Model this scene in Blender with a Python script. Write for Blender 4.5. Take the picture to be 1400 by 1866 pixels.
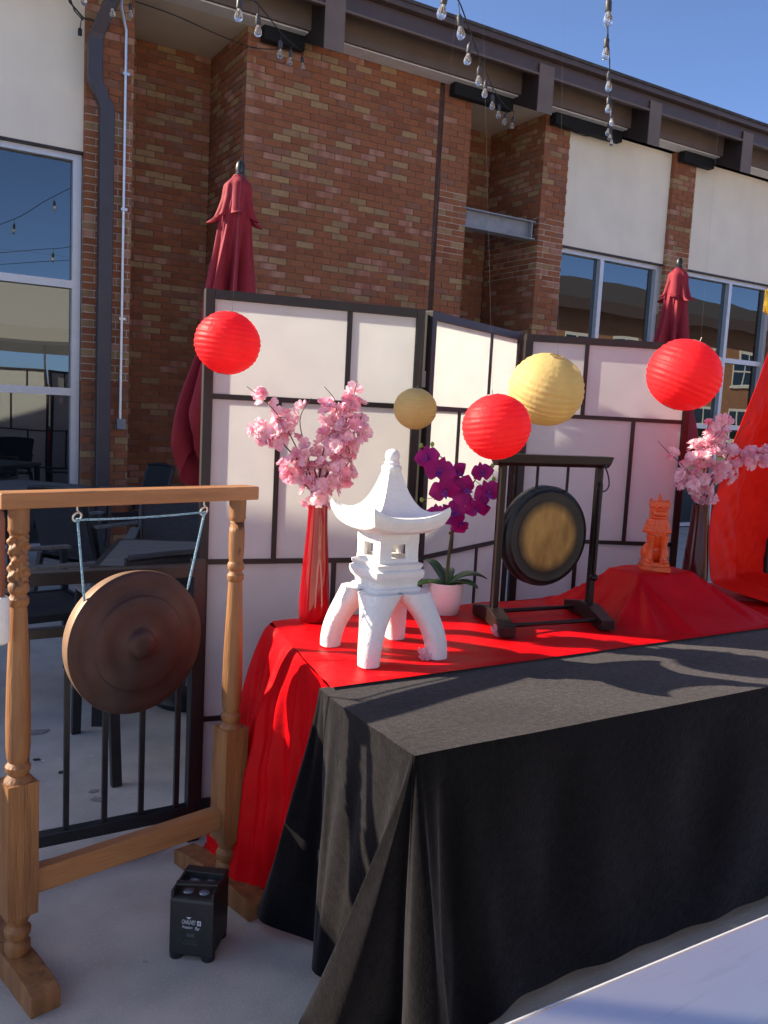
import bpy, bmesh, math, random
from mathutils import Vector, Matrix
from math import sin, cos, pi, radians, sqrt, atan2
random.seed(7)
S = bpy.context.scene
COL = S.collection
for o in list(bpy.data.objects): bpy.data.objects.remove(o)

# ---------------------------------------------------------------- camera
YAW, PITCH, ROLL, CAMZ = radians(31.6), radians(6.56), radians(2.95), 1.45
fw = Vector((sin(YAW)*cos(PITCH), cos(YAW)*cos(PITCH), -sin(PITCH)))
rt = Vector((cos(YAW), -sin(YAW), 0)); up = rt.cross(fw)
r2 = rt*cos(ROLL) + up*sin(ROLL); u2 = -rt*sin(ROLL) + up*cos(ROLL)
cam = bpy.data.cameras.new('camera'); camo = bpy.data.objects.new('camera', cam); COL.objects.link(camo)
M = Matrix.Identity(4)
for i in range(3):
    M[i][0], M[i][1], M[i][2] = r2[i], u2[i], -fw[i]
M[2][3] = CAMZ
camo.matrix_world = M
cam.sensor_fit = 'HORIZONTAL'; cam.sensor_width = 36; cam.lens = 1577/1400*36
cam.clip_start = .02; cam.clip_end = 2000
S.camera = camo

# ---------------------------------------------------------------- sky, sun, exposure
SUN = Vector((-cos(radians(38)), sin(radians(38)), .550)).normalized()
EL = math.asin(SUN.z); ROT = atan2(SUN.x, SUN.y)
W = bpy.data.worlds.new('World'); S.world = W; W.use_nodes = True
nt = W.node_tree; nt.nodes.clear()
sky = nt.nodes.new('ShaderNodeTexSky'); sky.sky_type = 'NISHITA'; sky.sun_disc = False
sky.sun_elevation = EL; sky.sun_rotation = ROT; sky.altitude = 200; sky.air_density = .36; sky.dust_density = 1.0; sky.ozone_density = 3.4
bg = nt.nodes.new('ShaderNodeBackground'); bg.inputs[1].default_value = .15
wo = nt.nodes.new('ShaderNodeOutputWorld')
nt.links.new(sky.outputs[0], bg.inputs[0]); nt.links.new(bg.outputs[0], wo.inputs[0])
sl = bpy.data.lights.new('sun', 'SUN'); sl.energy = 5.0; sl.angle = radians(.53); sl.color = (1, .86, .67)
so = bpy.data.objects.new('sun', sl); COL.objects.link(so)
so.rotation_euler = SUN.to_track_quat('Z', 'Y').to_euler(); so.location = SUN*30
S.view_settings.view_transform = 'Standard'; S.view_settings.look = 'None'
S.view_settings.exposure = 1.32; S.view_settings.gamma = 1
try:
    S.cycles.max_bounces = 10; S.cycles.transparent_max_bounces = 12; S.cycles.diffuse_bounces = 5
except Exception: pass

# ---------------------------------------------------------------- materials
MATS = {}
def mat(name, col, rough=.6, metal=0, var=.0, scale=30, bump=0, bscale=60, col2=None, spec=.5, sheen=0, trans=0, coat=0, stretch=None, dist=.01, detail=6, contrast=None):
    """principled material, colour broken up by noise, optional bump and a translucent (light-through) share"""
    if name in MATS: return MATS[name]
    m = bpy.data.materials.new(name); m.use_nodes = True; MATS[name] = m
    n = m.node_tree.nodes; l = m.node_tree.links; b = n['Principled BSDF']
    b.inputs['Roughness'].default_value = rough; b.inputs['Metallic'].default_value = metal
    b.inputs['Specular IOR Level'].default_value = spec
    if sheen:
        b.inputs['Sheen Weight'].default_value = sheen; b.inputs['Sheen Roughness'].default_value = .44
        b.inputs['Sheen Tint'].default_value = (1, .93, .96, 1)
    if coat: b.inputs['Coat Weight'].default_value = coat; b.inputs['Coat Roughness'].default_value = .06
    b.inputs['Base Color'].default_value = (*col, 1)
    csock = None
    tc = n.new('ShaderNodeTexCoord'); mp = n.new('ShaderNodeMapping'); l.new(tc.outputs['Object'], mp.inputs[0])
    if stretch: mp.inputs['Scale'].default_value = stretch
    if var or col2:
        nz = n.new('ShaderNodeTexNoise'); nz.inputs['Scale'].default_value = scale; nz.inputs['Detail'].default_value = detail
        l.new(mp.outputs[0], nz.inputs['Vector'])
        cr = n.new('ShaderNodeValToRGB')
        lo, hi = contrast or (.3, .7)
        cr.color_ramp.elements[0].position = lo; cr.color_ramp.elements[1].position = hi
        c2 = col2 or tuple(min(1, c*(1+var)) for c in col)
        c1 = col if col2 else tuple(c*(1-var) for c in col)
        cr.color_ramp.elements[0].color = (*c1, 1); cr.color_ramp.elements[1].color = (*c2, 1)
        l.new(nz.outputs[0], cr.inputs[0]); l.new(cr.outputs[0], b.inputs['Base Color']); csock = cr.outputs[0]
    if bump:
        nb = n.new('ShaderNodeTexNoise'); nb.inputs['Scale'].default_value = bscale; nb.inputs['Detail'].default_value = 5
        l.new(mp.outputs[0], nb.inputs['Vector'])
        bp = n.new('ShaderNodeBump'); bp.inputs['Strength'].default_value = bump; bp.inputs['Distance'].default_value = dist
        l.new(nb.outputs[0], bp.inputs['Height']); l.new(bp.outputs[0], b.inputs['Normal'])
    if trans:
        tr = n.new('ShaderNodeBsdfTranslucent'); mx = n.new('ShaderNodeMixShader'); mx.inputs[0].default_value = trans
        tr.inputs[0].default_value = (*col, 1)
        if csock: l.new(csock, tr.inputs[0])
        l.new(b.outputs[0], mx.inputs[1]); l.new(tr.outputs[0], mx.inputs[2])
        l.new(mx.outputs[0], n['Material Output'].inputs[0])
    return m

def add_streaks(m, c, scale, amount, stretch=(1, 1, .12), lo=.5, hi=.7):
    """overlay of dirt/wear with a shape of its own on the base colour"""
    n = m.node_tree.nodes; l = m.node_tree.links; b = n['Principled BSDF']
    tc = n.new('ShaderNodeTexCoord'); mp = n.new('ShaderNodeMapping'); mp.inputs['Scale'].default_value = stretch
    l.new(tc.outputs['Object'], mp.inputs[0])
    nz = n.new('ShaderNodeTexNoise'); nz.inputs['Scale'].default_value = scale; nz.inputs['Detail'].default_value = 8
    l.new(mp.outputs[0], nz.inputs['Vector'])
    cr = n.new('ShaderNodeValToRGB'); cr.color_ramp.elements[0].position = lo; cr.color_ramp.elements[1].position = hi
    cr.color_ramp.elements[0].color = (0, 0, 0, 1); cr.color_ramp.elements[1].color = (amount, amount, amount, 1)
    l.new(nz.outputs[0], cr.inputs[0])
    mx = n.new('ShaderNodeMix'); mx.data_type = 'RGBA'
    l.new(cr.outputs[0], mx.inputs[0])
    s = b.inputs['Base Color']
    if s.links: l.new(s.links[0].from_socket, mx.inputs[6])
    else: mx.inputs[6].default_value = s.default_value
    mx.inputs[7].default_value = (*c, 1)
    l.new(mx.outputs[2], s)
    return m

concrete = mat('concrete', (.45, .415, .365), .9, var=.16, scale=5, bump=.25, bscale=220, dist=.004, detail=12)
add_streaks(concrete, (.30, .28, .26), 2.6, .5, (1, 1, 1), .56, .72)
add_streaks(concrete, (.56, .54, .51), 120, .6, (1, 1, 1), .58, .66)
add_streaks(concrete, (.13, .12, .11), 9, .6, (1, 1, 1), .70, .74)
grassm = mat('grass_ground', (.05, .09, .02), .95, var=.4, scale=2, bump=.5, bscale=40)
BR = []
for i, (c, c2, sc) in enumerate([((.28, .094, .038), (.34, .120, .048), 14), ((.225, .073, .030), (.285, .096, .040), 10), ((.32, .122, .048), (.27, .092, .038), 25),
                             ((.41, .255, .115), (.34, .20, .09), 18), ((.35, .215, .10), (.28, .155, .075), 12), ((.31, .105, .062), (.45, .24, .15), 9), ((.23, .095, .055), (.28, .12, .068), 12)]):
    BR.append(mat('brick_%s' % ['red', 'deep_red', 'orange_red', 'tan', 'buff', 'flashed', 'brown'][i], c, .9, col2=c2, scale=sc, bump=.5, bscale=90, dist=.004, stretch=(1, 1, .25) if i == 5 else None, contrast=(.35, .65)))
mortar = mat('mortar', (.23, .125, .080), .95, var=.25, scale=12, bump=.4, bscale=150, dist=.003)
mortar_pale = mat('mortar_pale', (.54, .44, .35), .95, var=.2, scale=12, bump=.4, bscale=150, dist=.003)
stucco = mat('cream_stucco', (.86, .78, .62), .9, var=.05, scale=2.5, bump=.15, bscale=250, dist=.003)
add_streaks(stucco, (.72, .64, .50), 1.5, .35, (2.2, 1, .25), .5, .8)
trimw = mat('white_trim', (.70, .68, .64), .6, var=.08, scale=8)
soffm = mat('soffit_paint', (.62, .54, .42), .85, var=.08, scale=2, bump=.1, bscale=120)
add_streaks(soffm, (.46, .37, .27), 1.2, .5, (1, 1, 1), .5, .75)
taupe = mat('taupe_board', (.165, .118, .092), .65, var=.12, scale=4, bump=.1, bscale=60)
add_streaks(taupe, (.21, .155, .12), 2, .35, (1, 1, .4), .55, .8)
dkbrown = mat('brown_paint_and_shade', (.030, .020, .018), .55, var=.15, scale=5)  # trim paint; on the rafter tails it stands for their shaded sides
gutterm = mat('gutter_brown', (.080, .052, .044), .5, var=.12, scale=4)
blackbox = mat('near_black_paint', (.004, .0036, .0035), .8, var=.2, scale=6)
shingle = mat('shingle', (.07, .06, .055), .95, var=.4, scale=9, bump=.6, bscale=40)
alum = mat('window_aluminium', (.62, .64, .66), .42, metal=.35, var=.05, scale=10)
steel = mat('grey_steel_paint', (.26, .27, .28), .6, var=.12, scale=10, bump=.1)
add_streaks(steel, (.16, .10, .07), 6, .5, (1, 1, 1), .6, .75)
dsp = mat('downspout_brown', (.060, .052, .058), .45, var=.12, scale=6)
condm = mat('galvanised_conduit', (.6, .62, .64), .35, metal=.8, var=.1, scale=30)
glassm = bpy.data.materials.new('tinted_glass'); glassm.use_nodes = True
_n = glassm.node_tree.nodes; _l = glassm.node_tree.links
_b = _n['Principled BSDF']; _b.inputs['Base Color'].default_value = (.008, .010, .011, 1); _b.inputs['Roughness'].default_value = .3; _b.inputs['Specular IOR Level'].default_value = 0
_g = _n.new('ShaderNodeBsdfGlossy'); _g.inputs['Roughness'].default_value = .004; _g.inputs['Color'].default_value = (.80, .86, .86, 1)
_m = _n.new('ShaderNodeMixShader'); _m.inputs[0].default_value = .16
_t = _n.new('ShaderNodeTexCoord'); _z = _n.new('ShaderNodeTexNoise'); _z.inputs['Scale'].default_value = 1.1; _z.inputs['Detail'].default_value = 1
_bp = _n.new('ShaderNodeBump'); _bp.inputs['Strength'].default_value = .05; _bp.inputs['Distance'].default_value = .05
_l.new(_t.outputs['Object'], _z.inputs['Vector']); _l.new(_z.outputs[0], _bp.inputs['Height']); _l.new(_bp.outputs[0], _g.inputs['Normal'])
_l.new(_b.outputs[0], _m.inputs[1]); _l.new(_g.outputs[0], _m.inputs[2]); _l.new(_m.outputs[0], _n['Material Output'].inputs[0])

wood = mat('gong_stand_wood', (.33, .150, .050), .55, col2=(.15, .060, .022), scale=11, stretch=(3, 3, .28), bump=.3, bscale=60, contrast=(.3, .75))
wood_x = mat('gong_stand_wood_long', (.40, .185, .070), .55, col2=(.24, .10, .036), scale=11, stretch=(.28, 3, 3), bump=.3, bscale=60, contrast=(.3, .75))
add_streaks(wood, (.08, .035, .018), 26, .8, (1, 1, .6), .66, .72)
bronze = mat('patinated_bronze', (.070, .030, .024), .5, metal=.45, col2=(.034, .016, .015), scale=7, bump=.25, bscale=25, dist=.006, contrast=(.3, .7))
add_streaks(bronze, (.10, .085, .095), 5, .45, (1, 1, 1), .55, .8)
bronze_rim = mat('pale_bronze_rim', (.21, .125, .075), .55, metal=.25, var=.25, scale=12, bump=.2, bscale=40, dist=.004)
rope = mat('blue_cord', (.10, .26, .40), .8, col2=(.30, .45, .55), scale=220, contrast=(.45, .55))
hookm = mat('white_hook', (.7, .68, .62), .4, metal=.3)
blackm = mat('black_metal', (.012, .012, .014), .4, var=.3, scale=20, bump=.05)
screenfr = mat('espresso_frame', (.016, .0125, .0125), .5, var=.25, scale=14, stretch=(1, 1, .3))
paper = mat('shoji_paper', (.86, .87, .85), .8, trans=.55, spec=.2, var=.025, scale=9, bump=.08, bscale=5, dist=.01)
red_paper = mat('red_lantern_paper', (.92, .034, .042), .5, trans=.42, spec=.25, var=.06, scale=14, bump=.5, bscale=45, dist=.004, stretch=(1.5, 1.5, .6))
gold_paper = mat('gold_lantern_paper', (.68, .52, .20), .65, trans=.30, spec=.3, var=.07, scale=14, bump=.5, bscale=45, dist=.004, stretch=(1.5, 1.5, .6))
wire = mat('thin_wire', (.25, .22, .2), .5, metal=.6)
nylon = mat('nylon_line', (.16, .15, .15), .6)
red_satin = mat('red_satin', (.56, .003, .007), .42, var=.12, scale=6, spec=.08, bump=.3, bscale=13, dist=.02)
red_sheer = mat('red_drape', (.78, .012, .006), .5, trans=.10, var=.10, scale=5, spec=.06, bump=.35, bscale=13, dist=.02)
velvet = mat('black_velvet', (.0016, .0017, .0024), .95, col2=(.0034, .0033, .0042), scale=90, sheen=.40, spec=.03, bump=.35, bscale=190, dist=.003, contrast=(.36, .70), stretch=(1, 1, .7))
_n = velvet.node_tree.nodes; _l = velvet.node_tree.links; _b = _n['Principled BSDF']
_t = _n.new('ShaderNodeTexCoord'); _mp = _n.new('ShaderNodeMapping'); _mp.inputs['Scale'].default_value = (1, 1.6, .8); _l.new(_t.outputs['Object'], _mp.inputs[0])
_z = _n.new('ShaderNodeTexNoise'); _z.inputs['Scale'].default_value = 55; _z.inputs['Detail'].default_value = 9; _z.inputs['Roughness'].default_value = .65; _l.new(_mp.outputs[0], _z.inputs['Vector'])
_r = _n.new('ShaderNodeMapRange'); _r.inputs[1].default_value = .36; _r.inputs[2].default_value = .68; _r.inputs[3].default_value = .14; _r.inputs[4].default_value = .215; _l.new(_z.outputs[0], _r.inputs[0])
_l.new(_r.outputs[0], _b.inputs['Sheen Weight'])
white_stone = mat('white_painted_stone', (.76, .75, .72), .85, var=.05, scale=14, bump=.6, bscale=110, dist=.005)
vase_red = mat('red_glass_vase', (.26, .003, .006), .08, spec=.6, coat=.5)
vase_dark = mat('maroon_glass_vase', (.060, .004, .007), .16, spec=.35)
blossom = mat('pink_petal', (.93, .55, .66), .7, trans=.5, col2=(.97, .78, .83), scale=60, spec=.2)
blossom2 = mat('deep_pink_petal', (.92, .36, .52), .7, trans=.5, col2=(.95, .58, .68), scale=60, spec=.2)
yellow = mat('stamen_yellow', (.7, .6, .15), .7)
twig = mat('twig_bark', (.09, .045, .03), .85, var=.3, scale=60)
leafg = mat('orchid_leaf', (.030, .095, .028), .4, var=.25, scale=20, spec=.6, trans=.12)
budg = mat('bud_green', (.22, .30, .06), .6)
stemg = mat('orchid_stem', (.06, .075, .025), .55, var=.3, scale=80)
orchid = mat('orchid_petal', (.27, .006, .165), .55, col2=(.44, .010, .20), scale=28, trans=.35, spec=.3)
orchid_lip = mat('orchid_lip', (.15, .01, .22), .5)
potm = mat('white_ceramic', (.76, .73, .70), .35, var=.03, scale=20)
ebony = mat('dark_rosewood', (.014, .0075, .0065), .38, var=.35, scale=18, stretch=(1, 1, .3), spec=.3)
gong_black = mat('black_gong_rim', (.014, .016, .018), .42, metal=.35, var=.3, scale=20)
gong_gold = mat('brushed_gold', (.36, .235, .075), .42, metal=.55, col2=(.19, .115, .035), scale=22, bump=.5, bscale=60, dist=.004, stretch=(1, 1, .45), contrast=(.35, .68))
_n = gong_gold.node_tree.nodes; _l = gong_gold.node_tree.links; _b = _n['Principled BSDF']
_t = _n.new('ShaderNodeTexCoord'); _v = _n.new('ShaderNodeVectorMath'); _v.operation = 'LENGTH'; _l.new(_t.outputs['Object'], _v.inputs[0])
_r = _n.new('ShaderNodeMapRange'); _r.inputs[1].default_value = .090; _r.inputs[2].default_value = .124; _l.new(_v.outputs['Value'], _r.inputs[0])
_x = _n.new('ShaderNodeMix'); _x.data_type = 'RGBA'; _l.new(_r.outputs[0], _x.inputs[0]); _l.new(_b.inputs['Base Color'].links[0].from_socket, _x.inputs[6]); _x.inputs[7].default_value = (.016, .017, .017, 1)
_l.new(_x.outputs[2], _b.inputs['Base Color'])
resin = mat('orange_resin', (.86, .125, .026), .35, trans=.35, var=.12, scale=40, coat=.3, bump=.2, bscale=180, dist=.002)
umb = mat('burgundy_canvas', (.27, .014, .030), .8, trans=.12, var=.08, scale=18, bump=.1, bscale=200)
wicker = mat('woven_wicker', (.022, .022, .026), .55, var=.4, scale=60)
_n = wicker.node_tree.nodes; _l = wicker.node_tree.links
_w = _n.new('ShaderNodeTexChecker'); _w.inputs['Scale'].default_value = 70
_t = _n.new('ShaderNodeTexCoord'); _l.new(_t.outputs['Object'], _w.inputs[0])
_bp = _n.new('ShaderNodeBump'); _bp.inputs['Strength'].default_value = .9; _bp.inputs['Distance'].default_value = .006
_l.new(_w.outputs[1], _bp.inputs['Height']); _l.new(_bp.outputs[0], _n['Principled BSDF'].inputs['Normal'])
chairm = mat('charcoal_chair_frame', (.016, .016, .019), .45, var=.2, scale=30)
slatm = mat('weathered_grey_slat', (.16, .15, .14), .7, col2=(.105, .098, .092), scale=20, stretch=(.2, 3, 1), bump=.1)
silver = mat('brushed_aluminium', (.80, .80, .82), .36, metal=.95, var=.03, scale=3, bump=.06, bscale=30)
add_streaks(silver, (.62, .62, .64), 70, .25, (.12, 1, 1), .58, .66)
fixture = mat('black_plastic', (.014, .015, .016), .5, var=.2, scale=40, bump=.06, bscale=200)
printm = mat('pale_print', (.55, .57, .62), .6)
printd = mat('dim_print', (.055, .058, .062), .6)
lensm = mat('lens_glass', (.16, .17, .20), .08, spec=.9, coat=1)
socketm = mat('bulb_socket', (.035, .034, .036), .5, var=.2, scale=50)
cablem = mat('black_cable', (.010, .010, .011), .55)
bulbm = bpy.data.materials.new('clear_bulb_glass'); bulbm.use_nodes = True
_n = bulbm.node_tree.nodes; _l = bulbm.node_tree.links; _b = _n['Principled BSDF']
_b.inputs['Base Color'].default_value = (.9, .88, .84, 1); _b.inputs['Roughness'].default_value = .04; _b.inputs['Transmission Weight'].default_value = .92; _b.inputs['IOR'].default_value = 1.3
tentm = mat('tent_vinyl', (.72, .70, .64), .6, trans=.35)
mallet_wood = mat('mallet_handle', (.20, .060, .028), .45, var=.2, scale=20, stretch=(1, 1, .2))
mallet_pad = mat('mallet_padding', (.72, .70, .66), .9, var=.05, scale=30, bump=.3)
gold = mat('gold_foil', (.75, .47, .05), .3, metal=.7, var=.2, scale=40)
stain = mat('dark_stain', (.26, .235, .21), .9, var=.3, scale=40)
leafdry = mat('dry_leaf', (.03, .024, .018), .9)
confetti = mat('white_speck', (.75, .75, .74), .8)
opp_brick = bpy.data.materials.new('far_brick'); opp_brick.use_nodes = True
_n = opp_brick.node_tree.nodes; _l = opp_brick.node_tree.links
_bt = _n.new('ShaderNodeTexBrick'); _bt.inputs['Color1'].default_value = (.36, .16, .07, 1); _bt.inputs['Color2'].default_value = (.26, .11, .055, 1); _bt.inputs['Mortar'].default_value = (.30, .2, .13, 1)
_bt.inputs['Scale'].default_value = 4.5
_t = _n.new('ShaderNodeTexCoord'); _mp = _n.new('ShaderNodeMapping'); _mp.inputs['Rotation'].default_value = (radians(90), 0, 0)
_l.new(_t.outputs['Object'], _mp.inputs[0]); _l.new(_mp.outputs[0], _bt.inputs[0]); _l.new(_bt.outputs[0], _n['Principled BSDF'].inputs['Base Color']); _n['Principled BSDF'].inputs['Roughness'].default_value = .9

# ---------------------------------------------------------------- builders
class MB:
    def __init__(s): s.v = []; s.f = []; s.m = []
    def add(s, vs, fs, mi=0):
        o = len(s.v); s.v += [tuple(v) for v in vs]; s.f += [tuple(i+o for i in f) for f in fs]; s.m += [mi]*len(fs); return s
    def box(s, x0, x1, y0, y1, z0, z1, mi=0, rz=0, c=None):
        vs = [(x, y, z) for z in (z0, z1) for y in (y0, y1) for x in (x0, x1)]
        if rz:
            cx, cy = c or ((x0+x1)/2, (y0+y1)/2)
            vs = [(cx+(x-cx)*cos(rz)-(y-cy)*sin(rz), cy+(x-cx)*sin(rz)+(y-cy)*cos(rz), z) for x, y, z in vs]
        return s.add(vs, [(0, 2, 3, 1), (4, 5, 7, 6), (0, 1, 5, 4), (2, 6, 7, 3), (0, 4, 6, 2), (1, 3, 7, 5)], mi)
    def bar(s, a, b, w, h, upv=(0, 0, 1), mi=0):
        a, b = Vector(a), Vector(b); d = (b-a).normalized(); u = Vector(upv)
        sd = d.cross(u)
        if sd.length < 1e-4: sd = d.cross(Vector((1, 0, 0)))
        sd.normalize(); u = sd.cross(d).normalized()
        vs = [p+sd*(i*w/2)+u*(j*h/2) for p in (a, b) for i, j in ((-1, -1), (1, -1), (1, 1), (-1, 1))]
        return s.add(vs, [(0, 3, 2, 1), (4, 5, 6, 7), (0, 1, 5, 4), (1, 2, 6, 5), (2, 3, 7, 6), (3, 0, 4, 7)], mi)
    def tube(s, pts, r, n=8, mi=0, cap=True, closed=False):
        pts = [Vector(p) for p in pts]; N = len(pts); rs = r if isinstance(r, (list, tuple)) else [r]*N
        vs = []; prev = None
        for i, p in enumerate(pts):
            a = pts[(i-1) % N] if (closed or i > 0) else p; b = pts[(i+1) % N] if (closed or i < N-1) else p
            d = (b-a).normalized()
            if prev is None:
                q = Vector((0, 0, 1)) if abs(d.z) < .9 else Vector((1, 0, 0)); x = d.cross(q).normalized()
            else:
                x = prev - d*prev.dot(d)
                x = x.normalized() if x.length > 1e-6 else d.orthogonal().normalized()
            prev = x; y = d.cross(x)
            vs += [p + x*(rs[i]*cos(2*pi*k/n)) + y*(rs[i]*sin(2*pi*k/n)) for k in range(n)]
        fs = []
        for i in range(N if closed else N-1):
            j = (i+1) % N
            for k in range(n): fs.append((i*n+k, i*n+(k+1) % n, j*n+(k+1) % n, j*n+k))
        if cap and not closed: fs += [tuple(range(n-1, -1, -1)), tuple((N-1)*n+k for k in range(n))]
        return s.add(vs, fs, mi)
    def lathe(s, prof, n=24, c=(0, 0, 0), mi=0, axis='z', cap=True, sq=None):
        """prof: (r, h). axis 'z' or 'y' (h runs along -y)."""
        vs = []
        for r, h in prof:
            for k in range(n):
                t = 2*pi*k/n; x, y = r*cos(t), r*sin(t)
                vs.append((c[0]+x, c[1]+y, c[2]+h) if axis == 'z' else (c[0]+x, c[1]-h, c[2]+y))
        fs = []
        for i in range(len(prof)-1):
            for k in range(n): fs.append((i*n+k, i*n+(k+1) % n, (i+1)*n+(k+1) % n, (i+1)*n+k))
        if cap:
            if prof[0][0] > 1e-5: fs.append(tuple(range(n-1, -1, -1)))
            if prof[-1][0] > 1e-5: fs.append(tuple((len(prof)-1)*n+k for k in range(n)))
        return s.add(vs, fs, mi)
    def grid(s, fn, nu, nv, mi=0, wrap=False):
        vs = [fn(i/nu, j/nv) for j in range(nv+1) for i in range(nu+1)]
        fs = [(j*(nu+1)+i, j*(nu+1)+i+1, (j+1)*(nu+1)+i+1, (j+1)*(nu+1)+i) for j in range(nv) for i in range(nu)]
        return s.add(vs, fs, mi)
    def ell(s, c, r, n=12, m=8, mi=0, rot=None):
        vs = []
        for j in range(m+1):
            p = pi*j/m - pi/2
            for k in range(n):
                t = 2*pi*k/n; v = Vector((r[0]*cos(p)*cos(t), r[1]*cos(p)*sin(t), r[2]*sin(p)))
                if rot: v = rot @ v
                vs.append(v+Vector(c))
        fs = [(j*n+k, j*n+(k+1) % n, (j+1)*n+(k+1) % n, (j+1)*n+k) for j in range(m) for k in range(n)]
        return s.add(vs, fs, mi)
    def mesh(s, name, mats, smooth=False, bevel=0):
        me = bpy.data.meshes.new(name); me.from_pydata(s.v, [], s.f)
        for m in (mats if isinstance(mats, (list, tuple)) else [mats]): me.materials.append(m)
        if len(me.materials) > 1: me.polygons.foreach_set('material_index', s.m)
        bm = bmesh.new(); bm.from_mesh(me)
        bmesh.ops.remove_doubles(bm, verts=bm.verts, dist=1e-6)
        bmesh.ops.recalc_face_normals(bm, faces=bm.faces)
        if bevel:
            bmesh.ops.bevel(bm, geom=[e for e in bm.edges if len(e.link_faces) == 2 and e.calc_face_angle(0) > .6], offset=bevel, segments=2, profile=.6, affect='EDGES', clamp_overlap=True)
        bm.to_mesh(me); bm.free()
        if smooth:
            me.shade_smooth()
            try: me.set_sharp_from_angle(angle=radians(smooth if smooth is not True else 40))
            except Exception: pass
        me.update(); return me
    def build(s, name, mats, parent=None, smooth=False, bevel=0, loc=None, rz=0):
        o = bpy.data.objects.new(name, s.mesh(name, mats, smooth, bevel)); COL.objects.link(o)
        if parent: o.parent = parent
        if loc: o.location = loc
        if rz: o.rotation_euler.z = rz
        return o
def tag(o, label, cat, group=None):
    o['label'] = label; o['category'] = cat
    if group: o['group'] = group
    return o
def thing(name, label, cat, loc=(0, 0, 0), rz=0, group=None):
    o = bpy.data.objects.new(name, None); COL.objects.link(o); o.empty_display_size = .1
    o.location = loc; o.rotation_euler.z = rz
    return tag(o, label, cat, group)
def struct(o): o['kind'] = 'structure'; return o
def stuff(o): o['kind'] = 'stuff'; return o
def inst(name, me, parent, M4):
    o = bpy.data.objects.new(name, me); COL.objects.link(o)
    if parent: o.parent = parent
    o.matrix_local = M4; return o
def copy_tree(o, parent=None):
    c = o.copy(); COL.objects.link(c); c.parent = parent
    for ch in list(o.children): copy_tree(ch, c)
    return c
def cat_rom(P, t):
    n = len(P)-1; t = min(max(t, 0), 1)*n; i = min(int(t), n-1); f = t-i
    p0, p1, p2, p3 = P[max(i-1, 0)], P[i], P[i+1], P[min(i+2, n)]
    return tuple(.5*(2*b+(c-a)*f+(2*a-5*b+4*c-d)*f*f+(3*b-a-3*c+d)*f**3) for a, b, c, d in zip(p0, p1, p2, p3))
def lerp(a, b, t): return a+(b-a)*t
def sstep(a, b, x):
    t = min(max((x-a)/(b-a), 0), 1); return t*t*(3-2*t)
def hsh(*a):
    return (sin(sum(x*k for x, k in zip(a, (12.9898, 78.233, 37.719, 4.581))))*43758.5453) % 1

# ---------------------------------------------------------------- ground
g = MB(); g.box(-60, 90, -60, 8.46, -.2, 0)
struct(g.build('patio_ground', concrete))
g = MB(); g.box(-700, 700, -700, 900, -.4, -.21); struct(g.build('lawn', grassm))

# ---------------------------------------------------------------- brick building
bld = thing('brick_building', 'brown brick building with cream panels, dark fascia and deep rafter tails', 'building', (0, 8.45, 0))
# local frame: x along the facade, y = 0 is the brick face, +y into the building
BL, BHH, BJ, BT = .1937, .0577, .010, .07
CB = [('front', None)]
all_bricks = []   # (distance, wall_key, matrix(4 values), size key, material index)
def wall(name, p0, ang, length, z0, z1, pale=None, vis=1.0, seed=0):
    """running-bond wall whose outer face starts at p0 (x,y) and runs along ang; mortar is recessed 7 mm behind the bricks"""
    u = Vector((cos(ang), sin(ang), 0)); nrm = Vector((sin(ang), -cos(ang), 0))
    o = bpy.data.objects.new(name, None)
    m = MB()
    def pt(s, d, z): return Vector((p0[0], p0[1], 0)) + u*s + nrm*d + Vector((0, 0, z))
    def slab(za, zb, mi):
        vs = [pt(s, d, z) for z in (za, zb) for d in (-.007, -.12) for s in (.004, length-.004)]
        m.add(vs, [(0, 1, 3, 2), (4, 6, 7, 5), (0, 4, 5, 1), (2, 3, 7, 6), (0, 2, 6, 4), (1, 5, 7, 3)], mi)
    if pale:
        slab(z0, pale[0], 0); slab(pale[0], pale[1], 1); slab(pale[1], z1, 0)
    else: slab(z0, z1, 0)
    w = m.build(name, [mortar, mortar_pale], bld)
    course = BHH+BJ; r0 = int(round(z0/course)); r1 = int(round(z1/course))
    for r in range(r0, r1):
        z = r*course+BHH/2+.005
        off = (BL+BJ)/2 if r % 2 else 0
        s = -off
        while s < length-.01:
            a, b = max(s, 0), min(s+BL, length)
            if b-a > .02:
                h = hsh(s, r, seed+p0[0], 1.3); h2 = hsh(r, s, seed+p0[1], 2.7)
                mi = (0 if h < .26 else 1 if h < .42 else 2 if h < .60 else 3 if h < .70 else 4 if h < .79 else 5 if h < .92 else 6)
                c = pt((a+b)/2, -BT/2+(h2-.5)*.004, z)
                dist = (Vector((c.x, c.y+8.45, c.z))-Vector((0, 0, CAMZ))).length/max(vis, .01)
                all_bricks.append((dist, w, c, ang, round(b-a, 4), mi, h2))
            s += BL+BJ
    return w
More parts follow.
